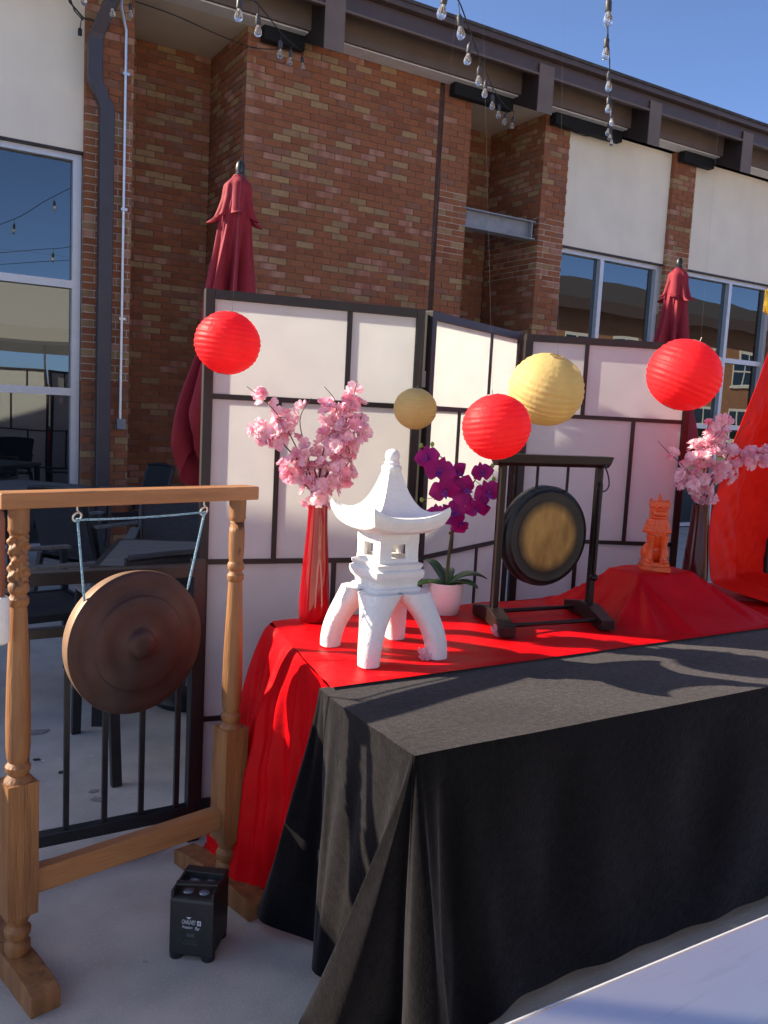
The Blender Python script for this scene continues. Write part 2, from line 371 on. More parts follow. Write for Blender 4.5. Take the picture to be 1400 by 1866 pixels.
# piers, main wall, recesses; 'vis' ranks how large the bricks show (hidden stretches rank last)
TOPZ = 5.13
wall('pier_wall', (1.82, 0), 0, .43, 0, TOPZ, (1.6, 4.05), 1.0, 1)
wall('recess_wall', (2.25, 1.02), 0, 1.10, 0, TOPZ, None, .75, 2)
wall('return_wall', (3.35, 1.02), -pi/2, 1.02, 0, TOPZ, None, .5, 3)
wall('main_wall', (3.35, 0), 0, 2.30, 0, TOPZ, None, 1.0, 4)
wall('pier_wall', (5.72, 0), 0, .385, 0, TOPZ, (3.25, 4.05), .9, 5)
wall('recess_wall', (6.10, 1.06), 0, 1.12, 0, TOPZ, None, .6, 6)
wall('return_wall', (7.22, 1.06), -pi/2, 1.06, 0, TOPZ, (3.2, 3.9), .4, 7)
wall('pier_wall', (7.22, 0), 0, .41, 0, TOPZ, (3.1, 3.95), .8, 8)
wall('pier_wall', (9.53, 0), 0, .44, 0, TOPZ, (3.0, 3.9), .7, 9)
wall('pier_wall', (12.0, 0), 0, .44, 0, TOPZ, (3.0, 3.9), .5, 10)
def hidden(c):
    x, z = c.x, c.z
    if x < 2.26: return z < .55
    if x < 3.4: return z < .5
    return z < 2.15
all_bricks.sort(key=lambda b: b[0]+(100 if hidden(b[2]) else 0))
_bm = {}
def brick_mesh(L, mi):
    k = (L, mi)
    if k not in _bm:
        b = MB(); e = .0018
        x, y, z = L/2, BT/2, BHH/2
        vs = [(-x, y, -z), (x, y, -z), (x, y, z), (-x, y, z), (-x, -y+e, -z), (x, -y+e, -z), (x, -y+e, z), (-x, -y+e, z), (-x+e, -y, -z+e), (x-e, -y, -z+e), (x-e, -y, z-e), (-x+e, -y, z-e)]
        fs = [(0, 4, 5, 1), (1, 5, 6, 2), (2, 6, 7, 3), (3, 7, 4, 0), (4, 8, 9, 5), (5, 9, 10, 6), (6, 10, 11, 7), (7, 11, 8, 4), (8, 11, 10, 9)]
        b.add(vs, fs); _bm[k] = (b.mesh('brick', BR[mi]), vs, fs)
    return _bm[k]
for d, w, c, ang, L, mi, h2 in all_bricks[:300]:
    inst('brick', brick_mesh(L, mi)[0], w, Matrix.Translation(c) @ Matrix.Rotation(ang, 4, 'Z'))
rest = MB()
for d, w, c, ang, L, mi, h2 in all_bricks[300:]:
    _, vs, fs = brick_mesh(L, mi)
    ca, sa = cos(ang), sin(ang)
    rest.add([(c.x+x*ca-y*sa, c.y+x*sa+y*ca, c.z+z) for x, y, z in vs], fs, mi)
stuff(rest.build('brickwork', BR, bld))
# vertical joint beside the pier
b = MB(); b.box(5.645, 5.725, .012, .12, 0, TOPZ); b.build('control_joint', mat('joint_brown', (.075, .036, .026), .9, var=.3, scale=10), bld)

# cream panels and windows
def panel(x0, x1, z0=3.66, z1=TOPZ, y=.06):
    b = MB(); b.box(x0, x1, y, y+.15, z0, z1); b.build('cream_panel', stucco, bld, bevel=.004)
def window(x0, x1, mulls, zs=(0.05, 1.49, 2.48, 3.59), y=.13):
    fr = MB(); fw_ = .065
    xs = [x0]+mulls+[x1]
    fr.box(x0, x1, y-.03, y+.08, zs[-1]+.0, zs[-1]+fw_)      # head
    fr.box(x0, x1, y-.03, y+.08, zs[0]-.05, zs[0])            # sill
    for i, x in enumerate(xs):
        w_ = fw_ if 0 < i < len(xs)-1 else fw_*1.15
        a = x if i == 0 else x-w_ if i == len(xs)-1 else x-w_/2
        fr.box(a, a+w_, y-.032, y+.078, zs[0], zs[-1])
    for z in zs[1:-1]:
        for i in range(len(xs)-1):
            fr.box(xs[i]+.02, xs[i+1]-.02, y-.026, y+.07, z-.035, z+.035)
    f = fr.build('window_frame', alum, bld)
    for i in range(len(xs)-1):
        for k in range(len(zs)-1):
            p = MB(); a, c = xs[i]+.01, xs[i+1]-.01
            t = (hsh(i, k, x0)-.5)*.004; t2 = (hsh(k, i, x0)-.5)*.003
            yy = y+.03
            p.add([(a, yy, zs[k]), (c, yy+t, zs[k]), (c, yy+t+t2, zs[k+1]), (a, yy+t2, zs[k+1]), (a, yy+.02, zs[k]), (c, yy+.02, zs[k]), (c, yy+.02, zs[k+1]), (a, yy+.02, zs[k+1])],
                  [(0, 1, 2, 3), (4, 7, 6, 5), (0, 4, 5, 1), (1, 5, 6, 2), (2, 6, 7, 3), (3, 7, 4, 0)])
            p.build('pane', glassm, f)
panel(-14, 1.82); window(-14, 1.815, [-11.6, -9.2, -6.8, -4.4, -2.1, -.2])
panel(7.63, 9.53); window(7.635, 9.525, [8.43])
panel(9.97, 12.0); window(9.975, 11.995, [11.05])
panel(12.44, 20); window(12.445, 20, [14, 16, 18])
for x0, x1 in ((-14, 1.82), (7.63, 9.53), (9.97, 12.0)):
    b = MB(); b.box(x0, x1, .045, .12, 3.645, 3.665); b.build('panel_trim', dkbrown, bld)

# soffits over the recesses, frieze boards, trim, rafter tails, fascia, gutter, roof
for x0, x1 in ((2.25, 3.35), (6.10, 7.22)):
    b = MB(); b.box(x0-.02, x1+.02, .002, 1.2, TOPZ+.014, TOPZ+.06); b.build('soffit', soffm, bld)
frz = mat('taupe_frieze', (.15, .106, .082), .65, var=.12, scale=4, bump=.1, bscale=60)
BEAMS = [(-9.6, -9.39), (-6.9, -6.69), (-4.2, -3.99), (-1.5, -1.29), (1.2, 1.41), (3.91, 4.12), (6.60, 6.81), (8.385, 8.58), (10.17, 10.37), (11.95, 12.15)]
edges = [-14.0]+[v for bm_ in BEAMS for v in bm_]+[16.0]
for i in range(0, len(edges), 2):
    b = MB(); b.box(edges[i]-.02, edges[i+1]+.02, -.255, -.215, TOPZ+.025, 5.50); b.build('frieze_board', frz, bld)
    b = MB(); b.box(edges[i]+.01, edges[i+1]-.01, -.2149, .0, TOPZ+.012, TOPZ+.04); b.build('frieze_trim', trimw, bld)
for x0, x1 in ((3.47, 3.91), (5.76, 6.60), (7.26, 8.385), (9.56, 10.17)):
    b = MB(); b.box(x0, x1-.002, -.13, -.03, 5.01, TOPZ+.0115); b.build('dark_eave_box', blackbox, bld, bevel=.002)  # near-black boxes standing for the dark band under the eaves
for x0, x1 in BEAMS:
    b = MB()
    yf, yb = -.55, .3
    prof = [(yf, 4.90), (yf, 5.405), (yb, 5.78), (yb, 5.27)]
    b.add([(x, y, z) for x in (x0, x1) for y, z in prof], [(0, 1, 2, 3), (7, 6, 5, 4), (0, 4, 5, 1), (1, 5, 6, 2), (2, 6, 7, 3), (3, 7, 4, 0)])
    rf = b.build('rafter_tail', dkbrown, bld, bevel=.004)  # near-black body colour carries the shade on the rafter sides
    b = MB(); b.box(x0-.004, x1+.004, yf-.012, yf-.001, 4.896, 5.409); b.build('lit_end_plate', taupe, rf)  # added lighter plate: skylight on the rafter front, put in as colour
b = MB(); b.box(-14.4, 16, -.535, -.46, 5.30, 5.47); b.build('fascia_board', gutterm, bld, bevel=.003)
b = MB(); b.box(-14.4, 16, -.62, -.461, 5.472, 5.545); b.build('gutter', gutterm, bld, bevel=.012)
b = MB(); b.box(-14.4, 16, -.56, -.53, 5.285, 5.305); b.build('drip_edge', taupe, bld)
b = MB(); sl_ = math.tan(radians(24))
b.add([(x, y, 5.548+(y+.60)*sl_+dz) for x in (-14.5, 16) for y, dz in ((-.64, 0), (-.64, .03), (5, .03), (5, -.15), (-.45, -.12))],
      [(0, 1, 2, 3, 4), (9, 8, 7, 6, 5), (0, 5, 6, 1), (1, 6, 7, 2), (2, 7, 8, 3), (3, 8, 9, 4), (4, 9, 5, 0)])
b.build('roof', shingle, bld)
b = MB(); b.box(-14, 2.2, .5, .6, 0, 5.5); b.box(7.3, 20, .5, .6, 0, 5.5); b.box(-14.02, -13.9, 0, 5, 0, 6); b.box(15.9, 16, 0, 5, 0, 6); b.box(-14, 16, 4.9, 5, 0, 7.5)
b.box(2.1, 7.4, 1.15, 1.25, 0, 5.6)
b.build('inner_wall', blackbox, bld)

# steel lintel across the recess
st = MB()
st.box(6.06, 7.16, .06, .075, 3.66, 3.85); st.box(6.06, 7.16, -.01, .14, 3.85, 3.865); st.box(6.06, 7.16, -.01, .14, 3.645, 3.66)
st.box(7.10, 7.118, -.005, .06, 3.66, 3.85)
st.build('steel_lintel', steel, bld)
# downspout with its offset, on the first pier
ds = MB()
path = [(2.0, -.34, 5.3), (2.0, -.34, 4.98), (1.985, -.32, 4.93), (1.885, -.16, 4.64), (1.875, -.145, 4.60), (1.875, -.145, 4.28), (1.882, -.145, 4.245), (1.976, -.145, 4.06), (1.985, -.145, 4.02), (1.985, -.145, .16), (1.985, -.16, .12), (1.985, -.28, .05)]
nv = []
for x, y, z in path: nv += [(x-.062, y, z), (x-.054, y-.008, z), (x+.054, y-.008, z), (x+.062, y, z), (x+.062, y+.085, z), (x-.062, y+.085, z)]
ds.add(nv, [(i*6+k, i*6+(k+1) % 6, (i+1)*6+(k+1) % 6, (i+1)*6+k) for i in range(len(path)-1) for k in range(6)]+[(5, 4, 3, 2, 1, 0)])
ds.build('downspout', dsp, bld)
b = MB(); b.tube([(2.115, -.06, 5.1), (2.11, -.06, 4.95), (2.165, -.03, 4.78), (2.165, -.03, 1.25)], .014, 8); cd = b.build('conduit', condm, bld, smooth=True)
b = MB(); b.box(2.13, 2.215, -.06, 0, 1.16, 1.26); b.build('junction_box', steel, cd, bevel=.006)
for z in (4.4, 3.2, 2.2):
    b = MB(); b.box(2.14, 2.20, -.045, -.005, z-.012, z+.012); b.build('conduit_strap', condm, cd)

# ---------------------------------------------------------------- the building across the court and the tent (both seen in the window panes)
ob = thing('brick_lodge', 'two storey sunlit brick lodge mirrored in the window panes', 'building', (26, -13, 0))
b = MB(); b.box(-17, 17, -9, 0, 0, 7.0); b.build('wall', opp_brick, ob)
b = MB(); b.add([(x, y, z) for x in (-18, 18) for y, z in ((.9, 6.75), (.9, 7.05), (-4.5, 9.0), (-10, 7.05), (-10, 6.75))], [(0, 1, 2, 3, 4), (9, 8, 7, 6, 5), (0, 5, 6, 1), (1, 6, 7, 2), (2, 7, 8, 3), (3, 8, 9, 4), (4, 9, 5, 0)])
b.build('roof', shingle, ob)
b = MB(); b.box(-17.5, 17.5, .86, .94, 6.5, 7.0); b.build('fascia', gutterm, ob)
for k in range(11):
    x = -15.6+3.05*k
    for z in (.9, 3.9):
        b = MB(); b.box(x-.85, x+.85, -.05, .03, z, z+1.75); f = b.build('window', trimw, ob)
        for sx, hz in ((-.42, 1.15), (.42, 1.15), (-.42, .4), (.42, .4)):
            p = MB(); p.box(x+sx-.36, x+sx+.36, .031, .04, z+hz-.33, z+hz+.45 if hz > 1 else z+hz+.33); p.build('pane', glassm, f)
        b = MB(); b.box(x-1.0, x+1.0, .0, .14, z-.12, z-.002); b.build('sill', trimw, f)
tn = thing('event_tent', 'long white ridged event tent mirrored in the window beside the downspout', 'tent', (2.0, -5.2, 0))
b = MB()
hx, h, e, pk = 7.5, 3.0, 2.8, 4.2
b.add([(-hx, -h, e), (hx, -h, e), (hx, h, e), (-hx, h, e), (-hx+1.5, 0, pk), (hx-1.5, 0, pk)], [(0, 1, 5, 4), (1, 2, 5), (2, 3, 4, 5), (3, 0, 4)])
b.add([(-hx, -h, e), (hx, -h, e), (hx, h, e), (-hx, h, e), (-hx, -h, e-.25), (hx, -h, e-.25), (hx, h, e-.25), (-hx, h, e-.25)], [(0, 1, 5, 4), (1, 2, 6, 5), (2, 3, 7, 6), (3, 0, 4, 7)])
b.build('canopy', tentm, tn)
for sx in (-7.4, -2.5, 2.5, 7.4):
    for sy in (-1, 1):
        b = MB(); b.tube([(sx, sy*2.95, 0), (sx, sy*2.95, 2.8)], .03, 8); b.build('tent_pole', alum, tn)

# ---------------------------------------------------------------- patio fence
fe = thing('patio_fence', 'black metal railing with square balusters behind the wooden gong stand', 'fence', (0, 2.65, 0))
X0 = -1.9
for nm, z0, z1, w_ in (('top_rail', .895, .935, .022), ('middle_rail', .735, .765, .014), ('bottom_rail', .085, .125, .018)):
    b = MB(); b.box(X0, .92, -w_, w_, z0, z1); b.build(nm, blackm, fe, bevel=.003)
for k in range(22):
    x = .883-.1155*k
    b = MB(); b.box(x-.008, x+.008, -.008, .008, .12, .74); b.build('baluster', blackm, fe)
for x in (.938, -.6, -1.9):
    b = MB(); b.box(x-.02, x+.02, -.02, .02, 0, .95); b.build('fence_post', blackm, fe, bevel=.002)

# ---------------------------------------------------------------- folding screen
sc = thing('folding_screen', 'three panel shoji folding screen with dark frame and white paper behind the table', 'folding screen', (1.005, 2.84, 0))
def spanel(p0, p1, flip):
    a = Vector((p0[0]-1.005, p0[1]-2.84, 0)); d = Vector((p1[0]-p0[0], p1[1]-p0[1], 0)); Lw = d.length; ang = atan2(d.y, d.x)
    root = MB(); st_ = .032
    # local: x along the panel, -y towards the front
    root.box(0, st_, -.012, .032, 0, 1.83); root.box(Lw-st_, Lw, -.012, .032, 0, 1.83)
    root.box(st_, Lw-st_, -.011, .031, 1.798, 1.829); root.box(st_, Lw-st_, -.011, .031, .012, .046)
    f = root.build('panel_frame', screenfr, sc, bevel=.002, loc=a, rz=ang)
    rails = (.046, .34, .905, 1.475, 1.798)
    for z in rails[1:-1]:
        b = MB(); b.box(st_, Lw-st_, -.006, .016, z-.009, z+.009); b.build('rail', screenfr, f)
    mx = (.262, .487, .262, .506)
    for k in range(4):
        x = mx[k]*Lw/.79
        if flip: x = Lw-x
        b = MB(); b.box(x-.009, x+.009, -.0055, .0155, rails[k]+(.009 if k else 0), rails[k+1]-(.009 if k < 3 else 0)); b.build('mullion', screenfr, f)
        for xa, xb in ((st_, x), (x, Lw-st_)):
            b = MB(); b.box(xa-.003, xb+.003, -.0006, .0006, rails[k]-.003, rails[k+1]+.003); b.build('paper_pane', paper, f)
    return f
f1 = spanel((1.005, 2.84), (1.785, 2.69), False)
f2 = spanel((1.815, 2.695), (2.528, 3.03), False)
f3 = spanel((2.56, 3.03), (3.277, 2.698), True)
for z in (.3, .92, 1.55):
    b = MB(); b.box(.775, .815, -.14, -.124, z, z+.06); b.build('hinge', steel, sc)
    b = MB(); b.box(1.519, 1.559, .188, .20, z, z+.06); b.build('hinge', steel, sc)

# ---------------------------------------------------------------- tables under the cloths
def folding_table(label, x0, x1, y0, y1, z, cat='table'):
    t = thing('folding_table', label, cat, (x0, y0, 0))
    b = MB(); b.box(0, x1-x0, 0, y1-y0, z-.035, z); b.build('table_top', blackbox, t, bevel=.006)
    for sx in (.18, x1-x0-.18):
        for sy in (.06, y1-y0-.06):
            b = MB(); b.tube([(sx, sy, 0), (sx, sy, z-.03)], .014, 8); b.build('leg', steel, t)
    return t
folding_table('folding table hidden under the black cloth', 1.0, 3.40, 1.43, 1.85, .748)
folding_table('folding table hidden under the red satin cloth', 1.17, 3.38, 1.88, 2.49, .748)

# black velvet tablecloth: flat top, skirt with a pleat lying round the free corner
SEC = [((.985, 1.868), (.945, 2.11)), ((.985, 1.862), (.945, 2.05)), ((.985, 1.852), (1.02, 1.95)), ((.982, 1.83), (1.045, 1.885)), ((.978, 1.79), (.985, 1.84)), ((.975, 1.73), (.975, 1.80)),
       ((.972, 1.62), (1.00, 1.76)), ((.97, 1.50), (1.03, 1.73)), ((.97, 1.44), (.99, 1.71)), ((.97, 1.418), (.85, 1.66)), ((.97, 1.413), (.89, 1.55)), ((.9705, 1.411), (1.05, 1.56)),
       ((.971, 1.410), (1.06, 1.50)), ((.972, 1.409), (.975, 1.40)), ((.98, 1.408), (1.01, 1.31)), ((1.0, 1.408), (1.075, 1.33)), ((1.04, 1.408), (1.13, 1.44)), ((1.10, 1.408), (1.19, 1.475)), ((1.2, 1.408), (1.29, 1.455)),
       ((1.35, 1.408), (1.40, 1.483)), ((1.50, 1.408), (1.54, 1.491)), ((1.70, 1.408), (1.72, 1.483)), ((1.90, 1.408), (1.90, 1.491)), ((2.10, 1.408), (2.10, 1.483)), ((2.35, 1.408), (2.35, 1.491)), ((2.60, 1.408), (2.60, 1.483)), ((2.90, 1.408), (2.90, 1.491)), ((3.20, 1.408), (3.20, 1.483)),
       ((3.415, 1.408), (3.43, 1.40)), ((3.415, 1.6), (3.5, 1.6)), ((3.415, 1.868), (3.5, 1.9))]
T_ = [s[0] for s in SEC]; B_ = [s[1] for s in SEC]
def hem(u, bx, by):
    return .012 + .030*sstep(1.15, 1.35, bx)*(1-sstep(1.6, 1.9, by)) + .004*sin(bx*29)+.02*sstep(1.0, .6, u*3)
def black_skirt(u, v):
    t = cat_rom(T_, u); bt = cat_rom(B_, u)
    zb = max(.006, hem(u, bt[0], bt[1]))
    k = v**1.18
    x = lerp(t[0], bt[0], k); y = lerp(t[1], bt[1], k)
    soft = sin(v*pi)
    x += .004*soft*sin(u*160+v*3); y += .004*soft*sin(u*130+1-v*4) + .006*soft*sin(u*61+v*2)
    z = lerp(.7535, zb, v) - .004*min(1, v*20)
    return (x, y, z)
cl = MB()
cl.grid(black_skirt, 300, 44)
def top_left(y):
    best = None
    for i in range(200):
        p = cat_rom(T_[:14], i/199)
        if best is None or abs(p[1]-y) < best[0]: best = (abs(p[1]-y), p[0])
    return best[1]
_tl = [top_left(lerp(1.408, 1.868, j/24)) for j in range(25)]
cl.grid(lambda u, v: (lerp(_tl[int(round(v*24))]-.0005, 3.415, u), lerp(1.408, 1.868, v), .7535+.0007*sin(u*31+v*7)+.0006*sin(u*13-v*17)), 90, 24)
tag(cl.build('tablecloth', velvet, smooth=70), 'black velvet tablecloth draped over the front table with a pleat at its corner', 'tablecloth')

# red satin cloth: top sheet swelling over a riser, side hanging to the floor
MX, MY = 2.56, 2.22
def red_top(u, v):
    x = lerp(1.005+.13*v, 3.40, u); y = lerp(1.845, 2.50, v)
    dx = max(abs(x-MX)-.145, 0); dy = max(abs(y-MY)-.075, 0)
    r = sqrt(dx*dx+dy*dy)
    a = atan2(dy*(1 if y > MY else -1), dx*(1 if x > MX else -1))
    reach = lerp(.185, .285, abs(sin(a))) if y < MY else .2
    reach += .022*sin(a*5+1)+.016*sin(a*11)
    h = max(0, 1-r/reach); hh = .152*(h**1.05)*(1-.12*sin(pi*h))
    hh += (.007*sin(a*14)+.005*sin(a*23+1))*h*(1-h)*4*(1 if r > .001 else 0)
    cr = .004*sin(x*16+sin(y*13)*1.4)*sstep(1.86, 1.95, y) + .003*sin(x*37+y*29)*sstep(1.86, 1.95, y)*max(0, sin(x*3.1+y*5))
    edge = -.002
    return (x, y, .7625+hh+max(cr, -.0035)+edge*(1-sstep(0, .03, v)))
rc = MB(); rc.grid(red_top, 200, 64)
RT = [(1.01, 1.87), (1.015, 1.91), (1.03, 2.0), (1.055, 2.12), (1.085, 2.25), (1.115, 2.38), (1.135, 2.50), (1.30, 2.505), (1.6, 2.505), (2.2, 2.505), (2.8, 2.505), (3.40, 2.505)]
RB = [(1.22, 1.92), (1.15, 2.00), (1.07, 2.08), (1.01, 2.16), (.92, 2.26), (.95, 2.36), (.92, 2.47), (1.06, 2.62), (1.4, 2.60), (2.0, 2.60), (2.6, 2.60), (3.45, 2.60)]
def red_skirt(u, v):
    t = cat_rom(RT, u); bt = cat_rom(RB, u); k = v**.6 if u < .55 else v
    x = lerp(t[0], bt[0], k); y = lerp(t[1], bt[1], k)
    s_ = sin(v*pi)
    x += .011*s_*sin(u*95+v*2.2) + .006*s_*sin(u*190+v*9) + .005*sin(v*31+u*40)*sstep(.7, .95, v) + .004*sin(v*22-u*37)*max(0, sin(u*17+v*5))
    z = lerp(.7605, .008, v**1.0)
    if v > .93: x -= (v-.93)*.35
    return (x, y, z)
rc.grid(red_skirt, 240, 60)
tag(rc.build('satin_cloth', red_satin, smooth=75), 'red satin cloth covering the back table, raised into a mound under the statue', 'cloth')
rb = MB(); rb.box(MX-.135, MX+.135, MY-.065, MY+.065, .7485, .905)
tag(rb.build('riser_box', potm, bevel=.01), 'small riser box hidden beneath the red mound', 'box')

# ---------------------------------------------------------------- aluminium table in front
sv = thing('aluminium_table', 'brushed aluminium table with a bare pale metal top', 'table', (.55, .735, 0))
b = MB(); b.box(0, 2.4, -.75, 0, .70, .72); b.build('table_top', silver, sv, bevel=.004)
b = MB(); b.box(-.003, 2.403, .0005, .003, .696, .7188); b.build('edge_strip', alum, sv)
for x in (.12, 2.28):
    for y in (-.68, -.08):
        b = MB(); b.tube([(x, y, 0), (x, y, .70)], .016, 8); b.build('leg', alum, sv)

# ---------------------------------------------------------------- wooden gong stand
GA = radians(12.34)
gs = thing('gong_stand', 'carved wooden gong stand with turned posts and a flat top beam', 'gong stand', (.326, 2.168, 0), GA)
LW = .614
def turned(n=28):
    # (radius, z) ; square blocks are drawn separately
    return [(.022, .165), (.031, .158), (.024, .146), (.034, .132), (.036, .122), (.026, .110), (.030, .100), (.034, .088), (.034, .066)]
def post(x, carved):
    m = MB()
    m.lathe([(.027, .064), (.031, .075), (.031, .094), (.022, .102), (.031, .118), (.032, .130), (.022, .143), (.027, .155), (.0355, .168), (.036, .176)], 24, (x, 0, 0))
    m.box(x-.037, x+.037, -.037, .037, .174, .515)
    pr = [(.036, .513), (.031, .522), (.022, .530), (.029, .541), (.030, .552), (.022, .562), (.026, .572), (.0285, .60), (.0290, .66), (.0272, .75), (.0235, .85), (.0205, .93), (.0195, .947), (.0235, .953), (.024, .966), (.019, .973), (.0185, .978), (.0235, .985), (.024, .998), (.019, 1.006)]
    m.lathe(pr, 28, (x, 0, 0))
    if carved:
        def fn(u, v):
            t = 2*pi*u; z = lerp(1.004, 1.122, v)
            r = .0205 + .003*sin(2*t+v*11) + .0028*sin(3*t-v*24+1) + .0016*sin(7*t+v*31)
            return (x+r*cos(t), r*sin(t), z)
        m.grid(fn, 48, 40)
    else:
        m.lathe([(.0195, 1.004), (.021, 1.02), (.0225, 1.05), (.0225, 1.09), (.020, 1.118), (.020, 1.124)], 28, (x, 0, 0))
    m.lathe([(.020, 1.118), (.0215, 1.124), (.0245, 1.130), (.0235, 1.138), (.024, 1.16), (.0245, 1.187)], 28, (x, 0, 0))
    return m.build('post', wood, gs, smooth=35, bevel=0)
post(0, True); post(LW, False)
b = MB(); b.box(-.052, LW+.05, -.032, .032, 1.184, 1.222); b.build('top_beam', wood_x, gs, bevel=.004)
b = MB(); b.box(.036, LW-.036, -.017, .017, .212, .276); b.build('stretcher', wood_x, gs, bevel=.003)
for x in (0, LW):
    m = MB(); prof = [(-.175, 0), (-.175, .048), (-.15, .058), (-.05, .066), (.05, .066), (.19, .054), (.24, .045), (.24, 0)]
    n_ = len(prof)
    m.add([(x+sx, y, z) for sx in (-.036, .036) for y, z in prof], [tuple(range(n_)), tuple(range(2*n_-1, n_-1, -1))]+[(i, (i+1) % n_, n_+(i+1) % n_, n_+i) for i in range(n_)])
    m.build('foot', wood, gs, bevel=.004)
GX, GZ, GR = .322, .806, .195
for x in (.142, .503):
    m = MB(); m.tube([(x, 0, 1.19), (x, 0, 1.172), (x+.004, -.004, 1.166)], .0024, 6)
    m.tube([(x+.011*cos(t)*.95, -.006*sin(t), 1.155+.0115*sin(t)) for t in [2*pi*k/16 for k in range(16)]], .0026, 6, closed=True)
    m.build('eye_hook', hookm, gs, smooth=True)
gn = thing('bronze_gong', 'large dark bronze gong with a central boss hanging in the wooden stand', 'gong', (.326+GX*cos(GA), 2.168+GX*sin(GA), GZ), GA)
D = .052
m = MB(); m.lathe([(.0, .016), (.020, .016), (.030, .0135), (.038, .007), (.042, .002), (.048, -.001), (.085, -.003), (.125, -.002), (.129, -.005), (.132, -.0085), (.165, -.010), (GR-.007, -.014), (GR-.001, -.018)], 96, axis='y')
m.build('face', bronze, gn, smooth=60)
m = MB(); m.lathe([(GR-.001, -.0175), (GR, -.021), (GR-.004, -.045), (GR-.010, -.070), (GR-.016, -.070), (GR-.012, -.045), (GR-.009, -.020)], 96, axis='y', cap=False)
m.build('rim', bronze_rim, gn, smooth=50)
m = MB(); m.lathe([(0, -.024), (GR-.012, -.030)], 64, axis='y'); m.build('back', bronze, gn)
# cord through the hooks and the two rim holes (stand coordinates)
cd_ = MB()
kl, kr = (.178, .030, .925), (.478, .030, .940)
def cordpts(a, c, sag=0, n=8):
    return [(lerp(a[0], c[0], t), lerp(a[1], c[1], t), lerp(a[2], c[2], t)-sag*sin(pi*t)) for t in [i/n for i in range(n+1)]]
cd_.tube(cordpts((.142, -.003, 1.148), kl), .0032, 8); cd_.tube(cordpts((.503, -.003, 1.148), kr), .0032, 8)
cd_.tube(cordpts((.142, -.003, 1.148), (.503, -.003, 1.152), .004), .0026, 8)
for p in ((.142, -.003, 1.147), (.503, -.003, 1.149)): cd_.ell(p, (.006, .006, .006), 8, 6)
cd_.tube([kl, (.182, .03, .908)], .002, 6); cd_.tube([kr, (.474, .03, .922)], .002, 6)
o = cd_.build('hanging_cord', rope, loc=(.326, 2.168, 0), rz=GA, smooth=True)
tag(o, 'blue cord looped through two hooks holding up the bronze gong', 'cord')
ml = thing('gong_mallet', 'red brown gong mallet with a white padded head hanging from the stand', 'mallet', (.326-.052*cos(GA)-.02*sin(-GA), 2.168-.064*sin(GA)-.02, 0))
m = MB(); m.lathe([(.010, .975), (.0125, .985), (.0125, 1.16), (.010, 1.178), (.004, 1.185)], 16); m.build('handle', mallet_wood, ml, smooth=True)
m = MB(); m.lathe([(.014, .868), (.021, .873), (.0225, .885), (.0225, .972), (.019, .980), (.011, .982)], 20); m.build('head', mallet_pad, ml, smooth=True)
m = MB(); m.tube([(0, 0, 1.183), (.012, .006, 1.2), (.024, .010, 1.2)], .002, 6); m.build('loop', cablem, ml)

# ---------------------------------------------------------------- uplight on the ground
ul = thing('battery_uplight', 'black box shaped battery uplight standing on the concrete beside the wooden stand', 'stage light', (.768, 2.085, 0), radians(-38))
w2, d2 = .060, .069
m = MB(); m.box(-w2, w2, -d2, d2, .012, .172); m.build('housing', fixture, ul, bevel=.010)
m = MB()
for sx in (-1, 1): m.box(sx*(w2-.006)-.004, sx*(w2-.006)+.004, -d2+.004, d2-.004, .168, .188)
m.box(-w2+.004, w2-.004, d2-.035, d2-.004, .168, .1905)
m.build('top_guard', fixture, ul, bevel=.003)
m = MB(); m.bar((-w2+.004, -.030, .190), (w2-.004, -.018, .192), .02, .006); m.build('handle', fixture, ul, bevel=.002)
for sx in (-1, 1):
    for sy in (-1, 1):
        m = MB(); m.lathe([(.016, 0), (.018, .003), (.017, .02)], 14, (sx*(w2-.017), sy*(d2-.017), 0)); m.build('foot', fixture, ul, smooth=True)
for x, y in ((-.022, -.03), (.022, -.03), (-.022, .02), (.022, .02)):
    m = MB(); m.lathe([(.017, .165), (.017, .170), (.014, .1735), (.007, .176), (0, .177)], 18, (x, y, 0)); m.build('lens', lensm, ul, smooth=True)
def text(body, size, loc, parent, material, rot=(pi/2, 0, 0), shear=0, sx=1.0, ext=.0003, name='printed_text'):
    c = bpy.data.curves.new(name, 'FONT'); c.body = body; c.size = size; c.align_x = 'CENTER'; c.align_y = 'CENTER'; c.shear = shear; c.extrude = ext
    o = bpy.data.objects.new('_t', c); COL.objects.link(o)
    dg = bpy.context.evaluated_depsgraph_get(); me = bpy.data.meshes.new_from_object(o.evaluated_get(dg)); bpy.data.objects.remove(o)
    me.materials.clear(); me.materials.append(material)
    q = bpy.data.objects.new(name, me); COL.objects.link(q); q.parent = parent; q.location = loc; q.rotation_euler = rot; q.scale = (sx, 1, 1)
    return q
fy = -d2-.0004
text('CHAUVET', .0165, (-.006, fy, .108), ul, printm, sx=.50)
m = MB(); m.add([(-.013, fy, .1225), (.001, fy, .1225), (-.006, fy, .1165), (-.013, fy-.0003, .1225), (.001, fy-.0003, .1225), (-.006, fy-.0003, .1165)], [(0, 1, 2), (3, 5, 4), (0, 3, 4, 1), (1, 4, 5, 2), (2, 5, 3, 0)]); m.build('printed_triangle', printm, ul)
m = MB(); m.box(.0165, .0265, fy-.0003, fy+.0003, .1015, .1145); pb = m.build('printed_square', printm, ul)
text('d', .014, (.0215, fy-.0005, .1085), pb, fixture)
text('Freedom', .0105, (-.010, fy, .094), ul, printm, shear=.3, sx=.72)
text('Par', .0130, (.0165, fy, .0925), ul, printm, shear=.3, sx=.72)
m = MB(); m.box(-.011, .009, fy-.0003, fy+.0003, .068, .077); m.build('printed_panel', printd, ul)
m = MB()
